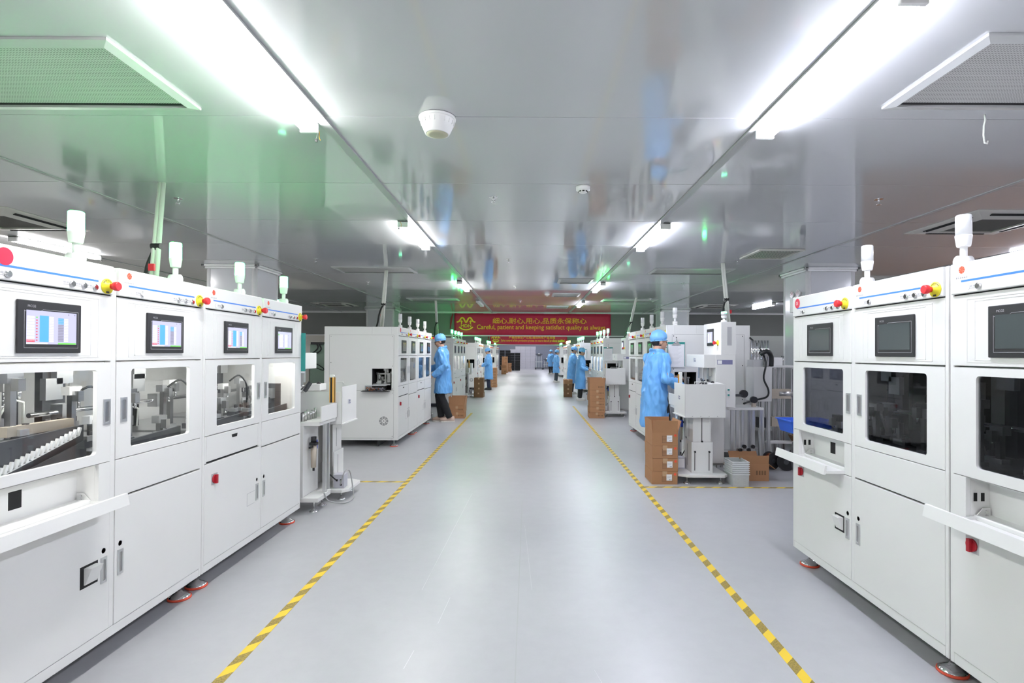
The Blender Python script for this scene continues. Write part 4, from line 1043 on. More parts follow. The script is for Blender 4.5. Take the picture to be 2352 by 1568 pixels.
def person(label, loc, rz, H, armL, armR, legs=None, lean=0.0, head_yaw=0.0, head_pitch=0.0, trousers='trouser_black', shoes='shoe_white', hem=0.50, voxel=0.009, seed=1, glasses=False, hair_long=False, curl=0.5, build=1.0):
    """local frame: faces +y, right hand at +x, z up. arm = (elbow, wrist, palm_dir) for a 1.70 m figure"""
    t = thing('person', label, 'person', loc, rz)
    s = H/1.70
    def S(p): return Vector((p[0]*s, (p[1])*s, p[2]*s))
    def ln(p):  # forward lean of the upper body about the hips
        y, z = p[1], p[2]
        if z > 0.95:
            a = R(lean); dz = z-0.95; return (p[0], y + dz*math.sin(a), 0.95 + dz*math.cos(a))
        return p
    J = dict(pelvis=(0,0,0.93), chest=ln((0,0.0,1.25)), neck=ln((0,-0.015,1.43)), shL=ln((-0.175,-0.01,1.365)), shR=ln((0.175,-0.01,1.365)), head=ln((0,0.02,1.575)))
    if legs is None: legs = {'L': ((-0.09,0,0.90),(-0.10,0.015,0.49),(-0.105,-0.02,0.085),0), 'R': ((0.09,0,0.90),(0.10,0.015,0.49),(0.105,-0.02,0.085),0)}
    hc = S(J['head'])
    HM_ = Matrix.Translation(hc) @ Matrix.Rotation(R(head_yaw),4,'Z') @ Matrix.Rotation(R(head_pitch),4,'X')
    # ---- body (one continuous surface)
    mb = MB(); mb.mi('skin')
    loft(mb, [(0,0,0.86*s,0.13*s,0.10*s),(0,0,0.95*s,0.155*s,0.105*s),(*S(ln((0,0,1.08))).xy,S(ln((0,0,1.08))).z,0.13*s,0.095*s),(*S(ln((0,0,1.28))).xy,S(ln((0,0,1.28))).z,0.140*s,0.092*s),(*S(ln((0,-0.01,1.37))).xy,S(ln((0,-0.01,1.37))).z,0.11*s,0.070*s),(*S(ln((0,-0.012,1.43))).xy,S(ln((0,-0.012,1.43))).z,0.07*s,0.065*s)],20,'skin')
    nk = S(J['neck']); capsule(mb, [nk+Vector((0,0,-0.04*s)), nk+Vector((0,0.008*s,0.04*s)), hc+Vector((0,-0.02*s,-0.05*s))], [0.060*s,0.052*s,0.052*s], 'skin')
    hb = MB()
    hb.ellipsoid((0,-0.012*s,0.025*s),(0.078*s,0.098*s,0.098*s),'skin',22,16)     # skull
    hb.ellipsoid((0,0.022*s,-0.035*s),(0.063*s,0.070*s,0.085*s),'skin',20,14)      # face
    hb.ellipsoid((0,0.058*s,-0.098*s),(0.030*s,0.026*s,0.020*s),'skin',12,8)       # chin
    hb.tube([(0,0.086*s,0.012*s),(0,0.100*s,-0.020*s),(0,0.106*s,-0.034*s),(0,0.088*s,-0.040*s)],[0.008*s,0.011*s,0.014*s,0.010*s],8,'skin')  # nose
    hb.ellipsoid((0,0.083*s,0.022*s),(0.045*s,0.014*s,0.010*s),'skin',12,8)        # brow
    hb.ellipsoid((0,0.082*s,-0.066*s),(0.024*s,0.012*s,0.010*s),'skin',10,8)       # mouth bulk
    for sx in (-1,1):
        hb.ellipsoid((sx*0.079*s,-0.012*s,-0.012*s),(0.010*s,0.020*s,0.032*s),'skin',10,8)   # ears
        hb.ellipsoid((sx*0.036*s,0.062*s,-0.028*s),(0.024*s,0.022*s,0.022*s),'skin',10,8)   # cheeks
    k = len(mb.v); mb.v += [tuple(HM_ @ Vector(p)) for p in hb.v]; mb.f += [tuple(k+a for a in f) for f in hb.f]; mb.m += [0]*len(hb.f); mb.sm += [True]*len(hb.f)
    arms = {}
    for sd, arm, sgn in (('L',armL,-1),('R',armR,1)):
        sh = S(J['sh'+sd]); el = S(arm[0]); wr = S(arm[1]); arms[sd]=(sh,el,wr)
        capsule(mb, [sh, (sh+el)/2, el, (el*2+wr)/3, wr], [0.044*s,0.042*s,0.036*s,0.036*s,0.026*s], 'skin')
        capsule(mb, [S(J['chest'])+Vector((0,0,0.10*s)), sh], [0.055*s,0.044*s], 'skin')
        hand(mb, wr, el, arm[2], (1 if sgn>0 else -1)*(-1), s, curl)
    for sd in ('L','R'):
        hp,kn,an,tw = legs[sd]
        capsule(mb, [S(hp), (S(hp)+S(kn))/2, S(kn), (S(kn)*2+S(an))/3, S(an)], [0.085*s,0.076*s,0.055*s,0.054*s,0.036*s], 'skin')
        f = Vector((math.sin(R(tw)), math.cos(R(tw)), 0))
        capsule(mb, [S(an), S(an)+f*0.07*s+Vector((0,0,-0.045*s)), S(an)+f*0.14*s+Vector((0,0,-0.058*s))], [0.036*s,0.032*s,0.022*s], 'skin')
    remesh_obj('body', mb, t, voxel, 2)
    # ---- eyes, mouth
    fb = MB()
    for sx in (-1,1): fb.ellipsoid((sx*0.031*s,0.0835*s,0.000*s),(0.012*s,0.006*s,0.0055*s),'hair',10,6)
    for sx in (-1,1): fb.ellipsoid((sx*0.031*s,0.0885*s,0.020*s),(0.017*s,0.006*s,0.0035*s),'hair',10,6)
    o = fb.build('eyes_and_brows', t); o.matrix_local = HM_
    o = MB().ellipsoid((0,0.0935*s,-0.067*s),(0.022*s,0.004*s,0.006*s),'lips',10,6).build('mouth', t); o.matrix_local = HM_
    # ---- hair and cap
    hs = MB().ellipsoid((0,-0.016*s,0.022*s),(0.0845*s,0.105*s,0.104*s),'hair',26,18,keep=lambda c: (c.y < 0.02*s and c.z < 0.03*s and c.z > (-0.080*s if not hair_long else -0.10*s) and not (abs(c.x)>0.06*s and c.z<-0.01*s and c.y>-0.03*s)))
    o = hs.build('hair', t); o.matrix_local = HM_
    cp = MB().ellipsoid((0,-0.014*s,0.060*s),(0.092*s,0.112*s,0.098*s),'cap_blue',36,20,keep=lambda c: c.z>-0.056*s)
    cpv = []
    for p in cp.v:
        v = Vector(p); d = noise.noise(v*24+Vector((seed,0,0)))*0.010*s + abs(math.sin(math.atan2(v.y,v.x)*9))*0.0030*s*(1 if v.z<0.07*s else 0.3)
        v = v + (v-Vector((0,-0.01*s,0.05*s))).normalized()*d
        cpv.append(tuple(v))
    cp.v = cpv
    pts = [(0.086*s*math.cos(2*math.pi*q/24), -0.012*s+0.107*s*math.sin(2*math.pi*q/24), 0.014*s) for q in range(25)]
    cp.tube(pts, 0.006*s, 8, 'cap_blue', caps=False)
    o = cp.build('cap', t); o.matrix_local = HM_ @ Matrix.Rotation(R(8),4,'X')
    if glasses:
        gm = MB()
        for sx in (-1,1):
            gm.tube([(sx*(0.031+0.022*math.cos(2*math.pi*q/12))*s,0.100*s,(0.0+0.016*math.sin(2*math.pi*q/12))*s) for q in range(13)],0.002*s,6,'black_plastic')
            gm.tube([(sx*0.053*s,0.098*s,0.004*s),(sx*0.078*s,0.06*s,0.006*s),(sx*0.083*s,-0.01*s,0.004*s)],0.002*s,6,'black_plastic')
        gm.tube([(-0.009*s,0.101*s,0.003*s),(0.009*s,0.101*s,0.003*s)],0.002*s,6,'black_plastic')
        o = gm.build('glasses', t); o.matrix_local = HM_
    # ---- smock
    cm = MB(); cm.mi('smock'); bw = build
    def rg(z, rx, ry, y=0.0):
        q = ln((0,y,z)); return (q[0]*s, q[1]*s, q[2]*s, rx*s*bw, ry*s*bw)
    loft(cm, [rg(hem,0.215,0.165,0.0),rg(hem+0.10,0.212,0.162,0.0),rg(0.80,0.200,0.150,0.0),rg(0.95,0.192,0.142,0.0),rg(1.08,0.182,0.138,0.0),rg(1.22,0.190,0.142,0.005),rg(1.32,0.188,0.130,0.0),rg(1.39,0.165,0.100,-0.01),rg(1.425,0.105,0.080,-0.012),rg(1.445,0.075,0.070,-0.012)],28,'smock')
    for sd in ('L','R'):
        sh,el,wr = arms[sd]; d = (wr-el).normalized()
        capsule(cm, [sh+Vector((0,0,-0.01*s)), (sh+el)/2, el, (el+wr)/2], [0.070*s*bw,0.068*s*bw,0.063*s,0.058*s], 'smock', 14)
        cm.tube([(el+wr)/2, wr-d*0.005*s],[0.060*s,0.044*s],14,'smock')
        capsule(cm, [Vector((0,ln((0,0,1.36))[1]*s,ln((0,0,1.36))[2]*s)), sh], [0.070*s,0.066*s], 'smock')
    # collar
    c0 = S(ln((0,-0.014,1.44)))
    cm.tube([(c0.x+0.072*s*math.cos(2*math.pi*q/20), c0.y+0.070*s*math.sin(2*math.pi*q/20), c0.z+(0.012-0.018*math.sin(2*math.pi*q/20))*s) for q in range(21)], 0.019*s, 8, 'smock', caps=False)
    cv = max(voxel, 0.010)
    remesh_obj('smock', cm, t, cv, 3, 0.036*s, 9.0, seed, 0.45)
    # ---- trousers
    tm = MB(); tm.mi(trousers)
    loft(tm, [(0,0,0.80*s,0.13*s,0.095*s),(0,0,0.93*s,0.135*s,0.095*s),(0,0,1.00*s,0.11*s,0.08*s)],18,trousers)
    for sd in ('L','R'):
        hp,kn,an,tw = legs[sd]
        capsule(tm, [S(hp), (S(hp)+S(kn))/2, S(kn), (S(kn)+S(an))/2], [0.082*s,0.084*s,0.078*s,0.072*s], trousers)
        tm.tube([(S(kn)+S(an))/2, S(an)+Vector((0,0,-0.005*s))],[0.072*s,0.066*s],14,trousers)
    remesh_obj('trousers', tm, t, max(voxel,0.012), 2, 0.008*s, 9, seed+5, 0.6)
    # ---- shoes
    for sd in ('L','R'):
        hp,kn,an,tw = legs[sd]
        a = S(an); sm_ = MB()
        zf = a.z - 0.085*s
        out = [(0.040,-0.075),(0.030,-0.10),(-0.030,-0.10),(-0.040,-0.075),(-0.040,0.05),(-0.048,0.10),(-0.040,0.155),(-0.015,0.185),(0.020,0.185),(0.042,0.155),(0.048,0.10),(0.040,0.05)][::-1]
        sh = thing_mesh = MB()
        n = len(out)
        def ringz(k, z): return [(x*k*s, (y*(0.98 if k<1 else k))*s, z*s) for x,y in out]
        up = MB(); lv = [(1.0,0.022),(1.0,0.045),(0.92,0.065)]
        vs = []
        for k_,z_ in lv: vs += ringz(k_, z_)
        vs += [(x*0.62*s, (min(y,0.06)*0.9)*s, 0.105*s) for x,y in out]
        fs = []
        for j in range(3):
            for q in range(n): fs.append((j*n+q,j*n+(q+1)%n,(j+1)*n+(q+1)%n,(j+1)*n+q))
        fs.append(tuple(range(n))[::-1]); fs.append(tuple(3*n+q for q in range(n)))
        up.add(vs, fs, shoes, True)
        o = up.build('shoe', t); o.location=(a.x,a.y,zf); o.rotation_euler=(0,0,R(-tw))
        so = MB().prism([(x*1.04*s,y*1.02*s) for x,y in out],0.0,0.022*s,'Z','sole' if shoes!='shoe_black' else 'shoe_black').build('shoe_sole', o)
    return t
# ================================================================== machine lines
XA, XB, XRr, XRb = -1.897, -1.927, 1.807, 1.850
U = 2*WM
ML = 'machine units of the left-hand lines'; MR = 'machine units of the right-hand lines'
# nearest left line
a1 = machine_unit('assembly_machine','white double-door machine with tray, nearest on the left, showing a lit screen page',(XA,1.790,0),90,'tray',('list','list'),'clear_glass','lens_green',True,True,sticker='blank',sticker_x=0.15,dark_back=True,open_hi=True,group=ML,seed=1)
a2 = machine_unit('assembly_machine','white double-door machine with a drawer, second on the left beside the floor shadow',(XA,3.155,0),90,'drawer',('list','page'),'clear_glass','lens_green',True,True,open_lo=True,group=ML,seed=2)
# nearest right line (switched off, windows tinted dark)
r1 = machine_unit('assembly_machine','white machine with red 01 sticker and dark windows, second from the right edge',(XRr,3.680,0),-90,'tray',('off','off'),'tinted_glass','lens_off',False,True,side_window=True,open_hi=True,sticker='01',group=MR,seed=3)
r2 = machine_unit('assembly_machine','white machine with tray cut off by the right edge of the photo',(XRr,2.312,0),-90,'tray',('off','off'),'tinted_glass','lens_off',False,True,open_lo=True,group=MR,seed=4)
# second left line, seen from its end
b1 = machine_unit('assembly_machine','white machine end with black opening and fan guard, left of the standing worker',(XB,8.02,0),90,'drawer',('off','off'),'clear_glass','lens_off',False,True,side_hole='lo',rich=False,sticker='blank',group=ML,seed=5)
side_details(b1,'lo')
b2 = machine_unit('assembly_machine','white machine right beside the worker with crossed legs, blue smock mirrored in it',(XB,8.02+U+0.004,0),90,'drawer',('off','off'),'clear_glass','lens_off',False,True,rich=False,group=ML,seed=6)
# second right line
q1 = machine_unit('assembly_machine','white machine end with clipboard, right behind the worker at the carton stack',(XRb,7.18+U,0),-90,'drawer',('off','off'),'clear_glass','lens_off',False,True,side_hole='hi',rich=False,group=MR,seed=7)
side_details(q1,'hi')
q2 = machine_unit('assembly_machine','white machine left of the worker at the carton stack, green glow on its front',(XRb,7.18+2*U+0.004,0),-90,'drawer',('off','off'),'clear_glass','lens_off',False,True,rich=False,sticker='blank',group=MR,seed=8)

def lens_mesh(m):
    mb = MB().lathe([(0.0305,0.146),(0.030,0.232),(0.027,0.236)],n=20,m=m)
    me = bpy.data.meshes.new('lens'); me.from_pydata(mb.v,[],mb.f); me.materials.append(MATS[m]); me.polygons.foreach_set('use_smooth',[True]*len(me.polygons)); return me
LG = lens_mesh('lens_green_far'); LY = lens_mesh('lens_yellow'); LR = lens_mesh('lens_red')
SMALL = ('gripper_head','tool_block','air_hose','linear_rail','valve_block','front_plate','work_table','lettering','push_button','logo','flap_outline','screw','painted_gap_shade','foot_pad','inner_gripper')
LEDM = MB().box(0.08,0.60,0.10,0.14,1.325,1.340,'led_strip')
def lit_copy(src, loc, rz, label, group, lens, lamp=True):
    c = copy_tree(src, loc, rz, label, group, {'lens': lens} if lens else None, SMALL)
    if lamp:
        for i in (0,1): MB().box(i*WM+0.08,i*WM+0.60,0.10,0.14,1.325,1.340,'led_strip').build('interior_lamp', c)
    return c
lit_copy(b1,(XB,13.90,0),90,'white machine end with fan, left, behind the worker with crossed legs, green lights on top',ML,LG)
lit_copy(b2,(XB,13.90+U+0.004,0),90,'white machine with lit windows and green lights under the banner left end',ML,LG)
lit_copy(q1,(XRb+0.02,13.40+U,0),-90,'white machine end behind the second clipboard, right, green lights on top',MR,LG)
lit_copy(q2,(XRb+0.02,13.40+2*U+0.004,0),-90,'white machine left of the second clipboard, right, beside two standing workers',MR,LG)
FAR = 'far machine units beyond the banner'
for i,(y,lb,le) in enumerate(((20.4,'third line on the left, behind the worker with the navy trousers',LG),(26.5,'fourth line on the left, beyond the worker with navy trousers',LG),(32.4,'fifth line on the left, next to the dark crate stacks',LG))):
    lit_copy(b1,(XB,y,0),90,'near machine of '+lb,FAR,le); 
    lit_copy(b2,(XB,y+U+0.004,0),90,'rear machine of '+lb,FAR,LR if i==2 else le)
for i,(y,lb,le) in enumerate(((19.5,'third line on the right, behind the bowing worker',LG),(25.9,'fourth line on the right, with yellow signal lights',LY),(32.2,'fifth line on the right, beside the two farthest workers',LG))):
    lit_copy(q1,(XRb+0.03,y+U,0),-90,'near machine of '+lb,FAR,le)
    lit_copy(q2,(XRb+0.03,y+2*U+0.004,0),-90,'rear machine of '+lb,FAR,le)

for i,(y,od) in enumerate(((2.6,'nearest'),(3.97,'second'),(7.6,'third'),(8.97,'farthest'))):
    copy_tree(b2,(-6.7,y,0),90,'white machine of the neighbouring left aisle, mirrored in the ceiling, '+od+' one','machines of the neighbouring left aisle',None,SMALL)
# stations
s1 = station('white winding station beside the four stacked cartons, with control box and clipboard behind',(1.69,6.96,0),-90)
SG = 'winding stations at the ends of the lines'
copy_tree(s1,(-1.76,4.40,0),90,'white winding station with yellow light curtain, left, next to the second machine',SG)
copy_tree(s1,(-2.12,10.66,0),90,'winding station half hidden behind the worker with crossed legs',SG)
copy_tree(s1,(-1.80,16.5,0),90,'small winding station at left beside the carton stack under the banner',SG)
copy_tree(s1,(1.72,13.10,0),-90,'winding station beside the five stacked cartons, middle right',SG)
copy_tree(s1,(2.10,19.2,0),-90,'winding station behind the bowing worker, far right',SG)
copy_tree(s1,(1.72,25.5,0),-90,'farthest winding station on the right, beyond the bowing worker',SG)

# clipboards
def clipboard(label, loc, rz, tilt=0):
    t = thing('clipboard', label, 'clipboard', loc, rz)
    MB().box(-0.115,0.115,-0.004,0,-0.32,0.0,'teal').build('board', t, bevel=0.002)
    MB().prism([(-0.108,-0.335),(0.108,-0.335),(0.108,-0.03),(-0.108,-0.03)],-0.0062,-0.0045,'Y','paper').build('paper', t)
    ln_ = MB()
    for k in range(14): ln_.box(-0.085,0.02+0.06*((k*37)%10)/10,-0.0066,-0.0062,-0.07-0.017*k,-0.068-0.017*k,'print_grey')
    ln_.build('writing', t)
    MB().prism([(-0.06,-0.04),(0.06,-0.04),(0.03,-0.012),(0.012,0.012),(-0.012,0.012),(-0.03,-0.012)],-0.016,-0.004,'Y','steel').cyl((-0.03,-0.014,-0.008),(0.03,-0.014,-0.008),0.010,n=10,m='chrome').cyl((0,-0.012,0.01),(0,-0.012,0.055),0.004,n=6,m='steel').ellipsoid((0,-0.012,0.058),(0.007,0.007,0.007),'black_plastic',8,6).build('clip', t)
    return t
clipboard('clipboard with white form hanging on the machine end beside the worker',(1.965,7.165,1.56),0)
clipboard('far clipboard with white form hanging on the machine end, middle right',(1.985,13.385,1.56),0)
clipboard('small clipboard hanging behind the bowing worker',(2.0,19.485,1.56),0)
o = clipboard('teal clipboard sticking out past the end of the second left machine',(-1.978,4.5175,1.56),180)

# ------------------------------------------------------------------ cable conduits up to the ceiling
def conduit(label, base, top, black=True, kink=None, red=True):
    t = thing('cable_conduit', label, 'conduit', base)
    b = Vector(base); tp = Vector(top) - b
    for d in (-0.018,0.018):
        MB().cyl((d,0,0),tuple(tp+Vector((d*0.7,0,-0.002))),0.017,0.016,n=12,m='conduit').build('pipe', t)
    if black:
        m = tp*0.42
        MB().tube(crv([tuple(m),tuple(m+Vector((-0.03,0,-0.04))),tuple(tp*0.28+Vector((-0.06,0,-0.02))),tuple(tp*0.12+Vector((-0.07,0,0))),(-0.09,0,0.016)]),0.014,10,'cable_black').build('black_hose', t)
    MB().tube(crv([tuple(tp*0.44-Vector((0.035,0,0))),tuple(tp*0.44+Vector((0.035,0,0)))]),0.024,10,'cable_black').build('cable_tie', t)
    if red: MB().box(-0.012,0.03,-0.03,-0.012,0.20,0.25,'red_button').build('red_valve', t)
    MB().lathe([(0.05,0),(0.05,0.006)],n=16,m='conduit').build('floor_collar', t)
    return t
conduit('white conduit with black hose rising from behind the near left machines',(-2.74,3.93,HM),(-2.78,4.08,HC))
conduit('white conduit rising from the left machine end with the fan guard',(-2.42,8.9,HM),(-2.20,8.35,HC))
conduit('thin white conduit above the worker with crossed legs',(-2.42,14.4,HM),(-2.25,13.1,HC))
conduit('slanted white conduit with black hose above the right winding station',(3.0-0.12,7.75,HM),(2.72,7.55,HC))
conduit('thin slanted white conduit left of the capped worker, over the right machine',(2.55,13.9,HM),(2.46,12.3,HC),red=False)
# black cable loop hanging at the machine end, right
o = MB().tube(crv([(2.94,7.16,1.62),(3.0,7.02,1.50),(3.02,6.86,1.30),(2.99,6.85,1.10),(3.05,6.85,0.95),(3.02,6.84,0.86),(2.86,6.84,0.82),(2.68,6.70,0.79)]),0.012,10,'cable_black').build('hanging_cable'); tag(o,'thick black cable hanging beside the right machine end','cable')

# ------------------------------------------------------------------ banners
def banner(label, x0, x1, z0, z1, y, cn, en, fold=True):
    t = thing('banner', label, 'banner', ((x0+x1)/2, y, z0)); a=(x1-x0)/2; h=z1-z0
    # cloth with slight waves
    n=60; vs=[]; fs=[]
    for j in range(7):
        for i in range(n+1):
            x=-a+2*a*i/n; z=h*j/6; d=0.004*math.sin(i*0.55)+0.003*math.sin(i*0.21+j)
            vs.append((x,d-0.012,z))
    for j in range(6):
        for i in range(n): fs.append((j*(n+1)+i,j*(n+1)+i+1,(j+1)*(n+1)+i+1,(j+1)*(n+1)+i))
    o = MB().add(vs,fs,'banner_red',True).build('cloth', t); sol=o.modifiers.new('s','SOLIDIFY'); sol.thickness=0.002
    if fold:
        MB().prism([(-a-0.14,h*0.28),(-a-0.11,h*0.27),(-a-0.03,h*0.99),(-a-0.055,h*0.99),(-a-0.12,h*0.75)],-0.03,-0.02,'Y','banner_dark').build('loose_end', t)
    y_=-0.022; w=2*a
    text_obj('headline', cn, 0.2, 'banner_gold', t, (-a+0.545*w,y_,h*0.655), (R(90),0,0), width=w*0.60, height=h*0.27, bold=0.004)
    text_obj('slogan', en, 0.2, 'banner_gold', t, (-a+0.555*w,y_,h*0.34), (R(90),0,0), width=w*0.82, height=h*0.27, bold=0.003)
    # emblem: twin waves, letters, smile
    e = MB(); cx=-a+0.075*w; cz=h*0.5; k=w*0.052
    pts=[(-1.15,0.30),(-0.85,0.42),(-0.55,0.95),(-0.30,0.85),(0.0,0.25),(0.30,0.85),(0.55,0.95),(0.85,0.42),(1.15,0.30)]
    def smooth(p):
        out=[]
        for i in range(len(p)-1):
            p0=p[max(i-1,0)];p1=p[i];p2=p[i+1];p3=p[min(i+2,len(p)-1)]
            for q in range(6):
                t_=q/6; out.append(tuple(0.5*((2*p1[c])+(-p0[c]+p2[c])*t_+(2*p0[c]-5*p1[c]+4*p2[c]-p3[c])*t_*t_+(-p0[c]+3*p1[c]-3*p2[c]+p3[c])*t_**3) for c in (0,1)))
        out.append(p[-1]); return out
    sp=smooth(pts)
    def ribbon(sp, wd):
        vs=[]; 
        for i,(x,z) in enumerate(sp):
            x2,z2=sp[min(i+1,len(sp)-1)]; x1_,z1_=sp[max(i-1,0)]; tx,tz=x2-x1_,z2-z1_; L_=math.hypot(tx,tz) or 1; nx,nz=-tz/L_,tx/L_
            vs += [(cx+(x+nx*wd)*k,y_,cz+(z+nz*wd)*k*0.8),(cx+(x-nx*wd)*k,y_,cz+(z-nz*wd)*k*0.8)]
        e.add(vs,[(2*i,2*i+1,2*i+3,2*i+2) for i in range(len(sp)-1)],'banner_gold')
    ribbon(sp,0.10)
    ribbon(smooth([(-0.85,-0.45),(-0.45,-0.78),(0,-0.88),(0.45,-0.78),(0.85,-0.45)]),0.08)
    for sx in (-0.55,0.55):
        e.add([(cx+(sx-0.07)*k,y_,cz-0.0*k),(cx+(sx+0.07)*k,y_,cz-0.0*k),(cx+(sx+0.07)*k,y_,cz+0.28*k),(cx+(sx-0.07)*k,y_,cz+0.28*k)],[(0,1,2,3)],'banner_gold')
        e.add([(cx+(sx-0.2)*k,y_,cz+0.26*k),(cx+(sx+0.2)*k,y_,cz+0.26*k),(cx+sx*k,y_,cz+0.48*k)],[(0,1,2)],'banner_gold')
    e.build('emblem', t)
    text_obj('emblem_letters', 'MDN', 0.1, 'banner_gold', t, (cx,y_,cz-0.22*k), (R(90),0,0), width=1.25*k, height=0.36*k, bold=0.002)
    return t
banner('red banner with gold slogan hanging across the aisle, the larger front one',-2.33,2.60,1.97,2.655,YC-0.02,'细心,耐心,用心,品质永保称心','Careful, patient and keeping satisfact quality as always')
banner('second red banner lower behind the front one, its top hidden',-2.40,2.45,1.96,2.62,33.97,'严格控制生产过程,确保所有产品合格','Strict control of the production process to ensure that all products qualified')

# emergency twin-spot light on the right column
t = thing('emergency_light','white twin-spot emergency light on the right column','emergency light',(4.085,8.25,1.98+0.35))
MB().box(-0.075,-0.002,-0.16,0.16,-0.10,0.10,'white_plastic').build('case', t, bevel=0.008)
for yy in (-0.09,0.09):
    l_=MB().lathe([(0.02,0.0),(0.055,-0.05),(0.055,-0.06)],n=16,m='white_plastic',axis='X').build('lamp_head', t); l_.location=(-0.02,yy,0.17)
    MB().lathe([(0.048,-0.0605),(0.048,-0.062)],n=16,m='chrome',axis='X').build('reflector', l_)
    MB().cyl((-0.03,yy,0.10),(-0.03,yy,0.15),0.010,n=8,m='white_plastic').build('neck', t)
MB().prism([(-0.05,0.01),(0.02,-0.01),(0.05,0.04),(0.01,0.0)],-0.0765,-0.075,'X','red_switch').build('sign', t)
t.location=(4.085,8.12,2.14)
t2 = MB().box(-0.07,-0.01,0,0.02,-0.06,0.05,'black_plastic').box(-0.10,-0.02,0.005,0.015,-0.01,0.03,'black_plastic').build('mount', t); t2.location=(0,-0.18,0)
# ================================================================== cartons
CB = {}
def carton(label, x0, y0, z0, w, d, h, rz=0.0, group=None, sticker=False, open_flaps=False, m='cardboard', print_=True):
    """closed or open carton; x0,y0 is its centre, z0 its base"""
    t = thing('carton', label, 'carton', (x0,y0,z0), rz, group); a=w/2; b=d/2
    if open_flaps:
        th=0.005
        MB().box(-a,a,-b,-b+th,0,h,m).box(-a,a,b-th,b,0,h,m).box(-a,-a+th,-b+th,b-th,0,h,m).box(a-th,a,-b+th,b-th,0,h,m).box(-a+th,a-th,-b+th,b-th,0,th,m).build('box_body', t)
        fl = open_flaps
        def flap(name, p, L, fw, ang, axis):
            o = MB().box(-L/2+0.004,L/2-0.004,0,fw,-0.002,0.002,m).build('flap', t); o.matrix_local = Matrix.Translation(p) @ Matrix.Rotation(R(axis),4,'Z') @ Matrix.Rotation(R(ang),4,'X'); return o
        flap('f',(0,-b+0.002,h),w,min(d/2,0.2)*fl.get('k',1),fl['front'],180); flap('f',(0,b-0.002,h),w,min(d/2,0.2)*fl.get('k',1),fl['back'],0)
        flap('f',(-a+0.002,0,h),d,min(d/2,0.2)*fl.get('k',1),fl['left'],90); flap('f',(a-0.002,0,h),d,min(d/2,0.2)*fl.get('k',1),fl['right'],-90)
    else:
        MB().box(-a,a,-b,b,0,h-0.003,m).build('box_body', t, bevel=0.003)
        MB().box(-a,-0.001,-b,b,h-0.003,h-0.001,m).box(0.001,a,-b,b,h-0.003,h-0.001,m).build('top_flaps', t)
        MB().box(-0.025,0.025,-b-0.0006,b+0.0006,h-0.001,h-0.0004,'tape_tan').box(-0.025,0.025,-b-0.0012,-b-0.0002,h-0.05,h,'tape_tan').build('packing_tape', t)
    if sticker:
        pr = MB()
        for k in range(5): pr.box(-a*0.2,a*0.12,-b-0.0008,-b-0.0002,h*(0.66-0.1*k),h*(0.675-0.1*k),'ink_black')
        e0,e1,f0,f1=-a*0.22,a*0.60,h*0.20,h*0.74
        for q in ((e0,e1,f0,f0+0.0015),(e0,e1,f1-0.0015,f1),(e0,e0+0.0015,f0,f1),(e1-0.0015,e1,f0,f1)): pr.box(q[0],q[1],-b-0.0008,-b-0.0002,q[2],q[3],'ink_black')
        pr.build('printed_table', t)
        st=MB().box(a*0.13,a*0.56,-b-0.0014,-b-0.0008,h*0.30,h*0.78,'paper').build('paper_label', t)
        MB().box(a*0.35,a*0.40,-b-0.0018,-b-0.0014,h*0.35,h*0.40,'ink_black').box(a*0.45,a*0.50,-b-0.0018,-b-0.0014,h*0.35,h*0.40,'ink_black').box(a*0.18,a*0.50,-b-0.0018,-b-0.0014,h*0.60,h*0.62,'print_grey').box(a*0.18,a*0.44,-b-0.0018,-b-0.0014,h*0.52,h*0.54,'print_grey').build('label_print', st)
        MB().lathe([(0.014,0),(0.014,0.0008)],c=(a*0.80,-b,h*0.78),n=12,m='logo_red',axis='Y').build('round_sticker', t).location=(0,-0.0008,0)
    elif print_:
        pr=MB()
        for k in range(4): pr.box(a*0.15+0.03*k,a*0.15+0.03*k+0.018,-b-0.0008,-b-0.0002,h*0.35,h*0.6,'cardboard_dark')
        pr.build('printed_marks', t)
    return t
g='cartons stacked by the right tape'
cx,cy,hb=1.475,5.985,0.139
for k,lb in enumerate(('bottom','second from the bottom','third from the bottom')):
    carton('carton with white label in the stack by the right tape, '+lb, cx+0.004*(k%2), cy, k*hb, 0.275, 0.36, hb, 0.3*(k-1), g, True)
carton('open topmost carton with raised flaps on the stack by the right tape', cx+0.002, cy, 3*hb, 0.275, 0.36, hb, -0.4, g, True, {'front':84,'back':88,'left':86,'right':72,'k':0.72})
# stack of five in the middle right
g='cartons stacked middle right'
for k in range(5):
    carton('carton in the stack of five, middle right, '+('bottom','second from bottom','middle','second from top','top')[k]+' one', 1.50+0.006*((k*7)%3), 11.9, k*0.122, 0.33, 0.42, 0.122, ((k*53)%5-2)*0.8, g, False)
carton('upright open carton on top of the stack of five, middle right',1.50,11.9,0.61,0.33,0.40,0.14,0,g,False,{'front':88,'back':80,'left':85,'right':80,'k':0.6})
g='cartons stacked far right'
for k in range(4): carton('dark carton in the far right stack behind the worker, '+('bottom','second','third','top')[k]+' one',1.30,17.6,k*0.14,0.27,0.4,0.14,((k*31)%5-2),g,False,None,'cardboard_dark' if k<3 else 'cardboard')
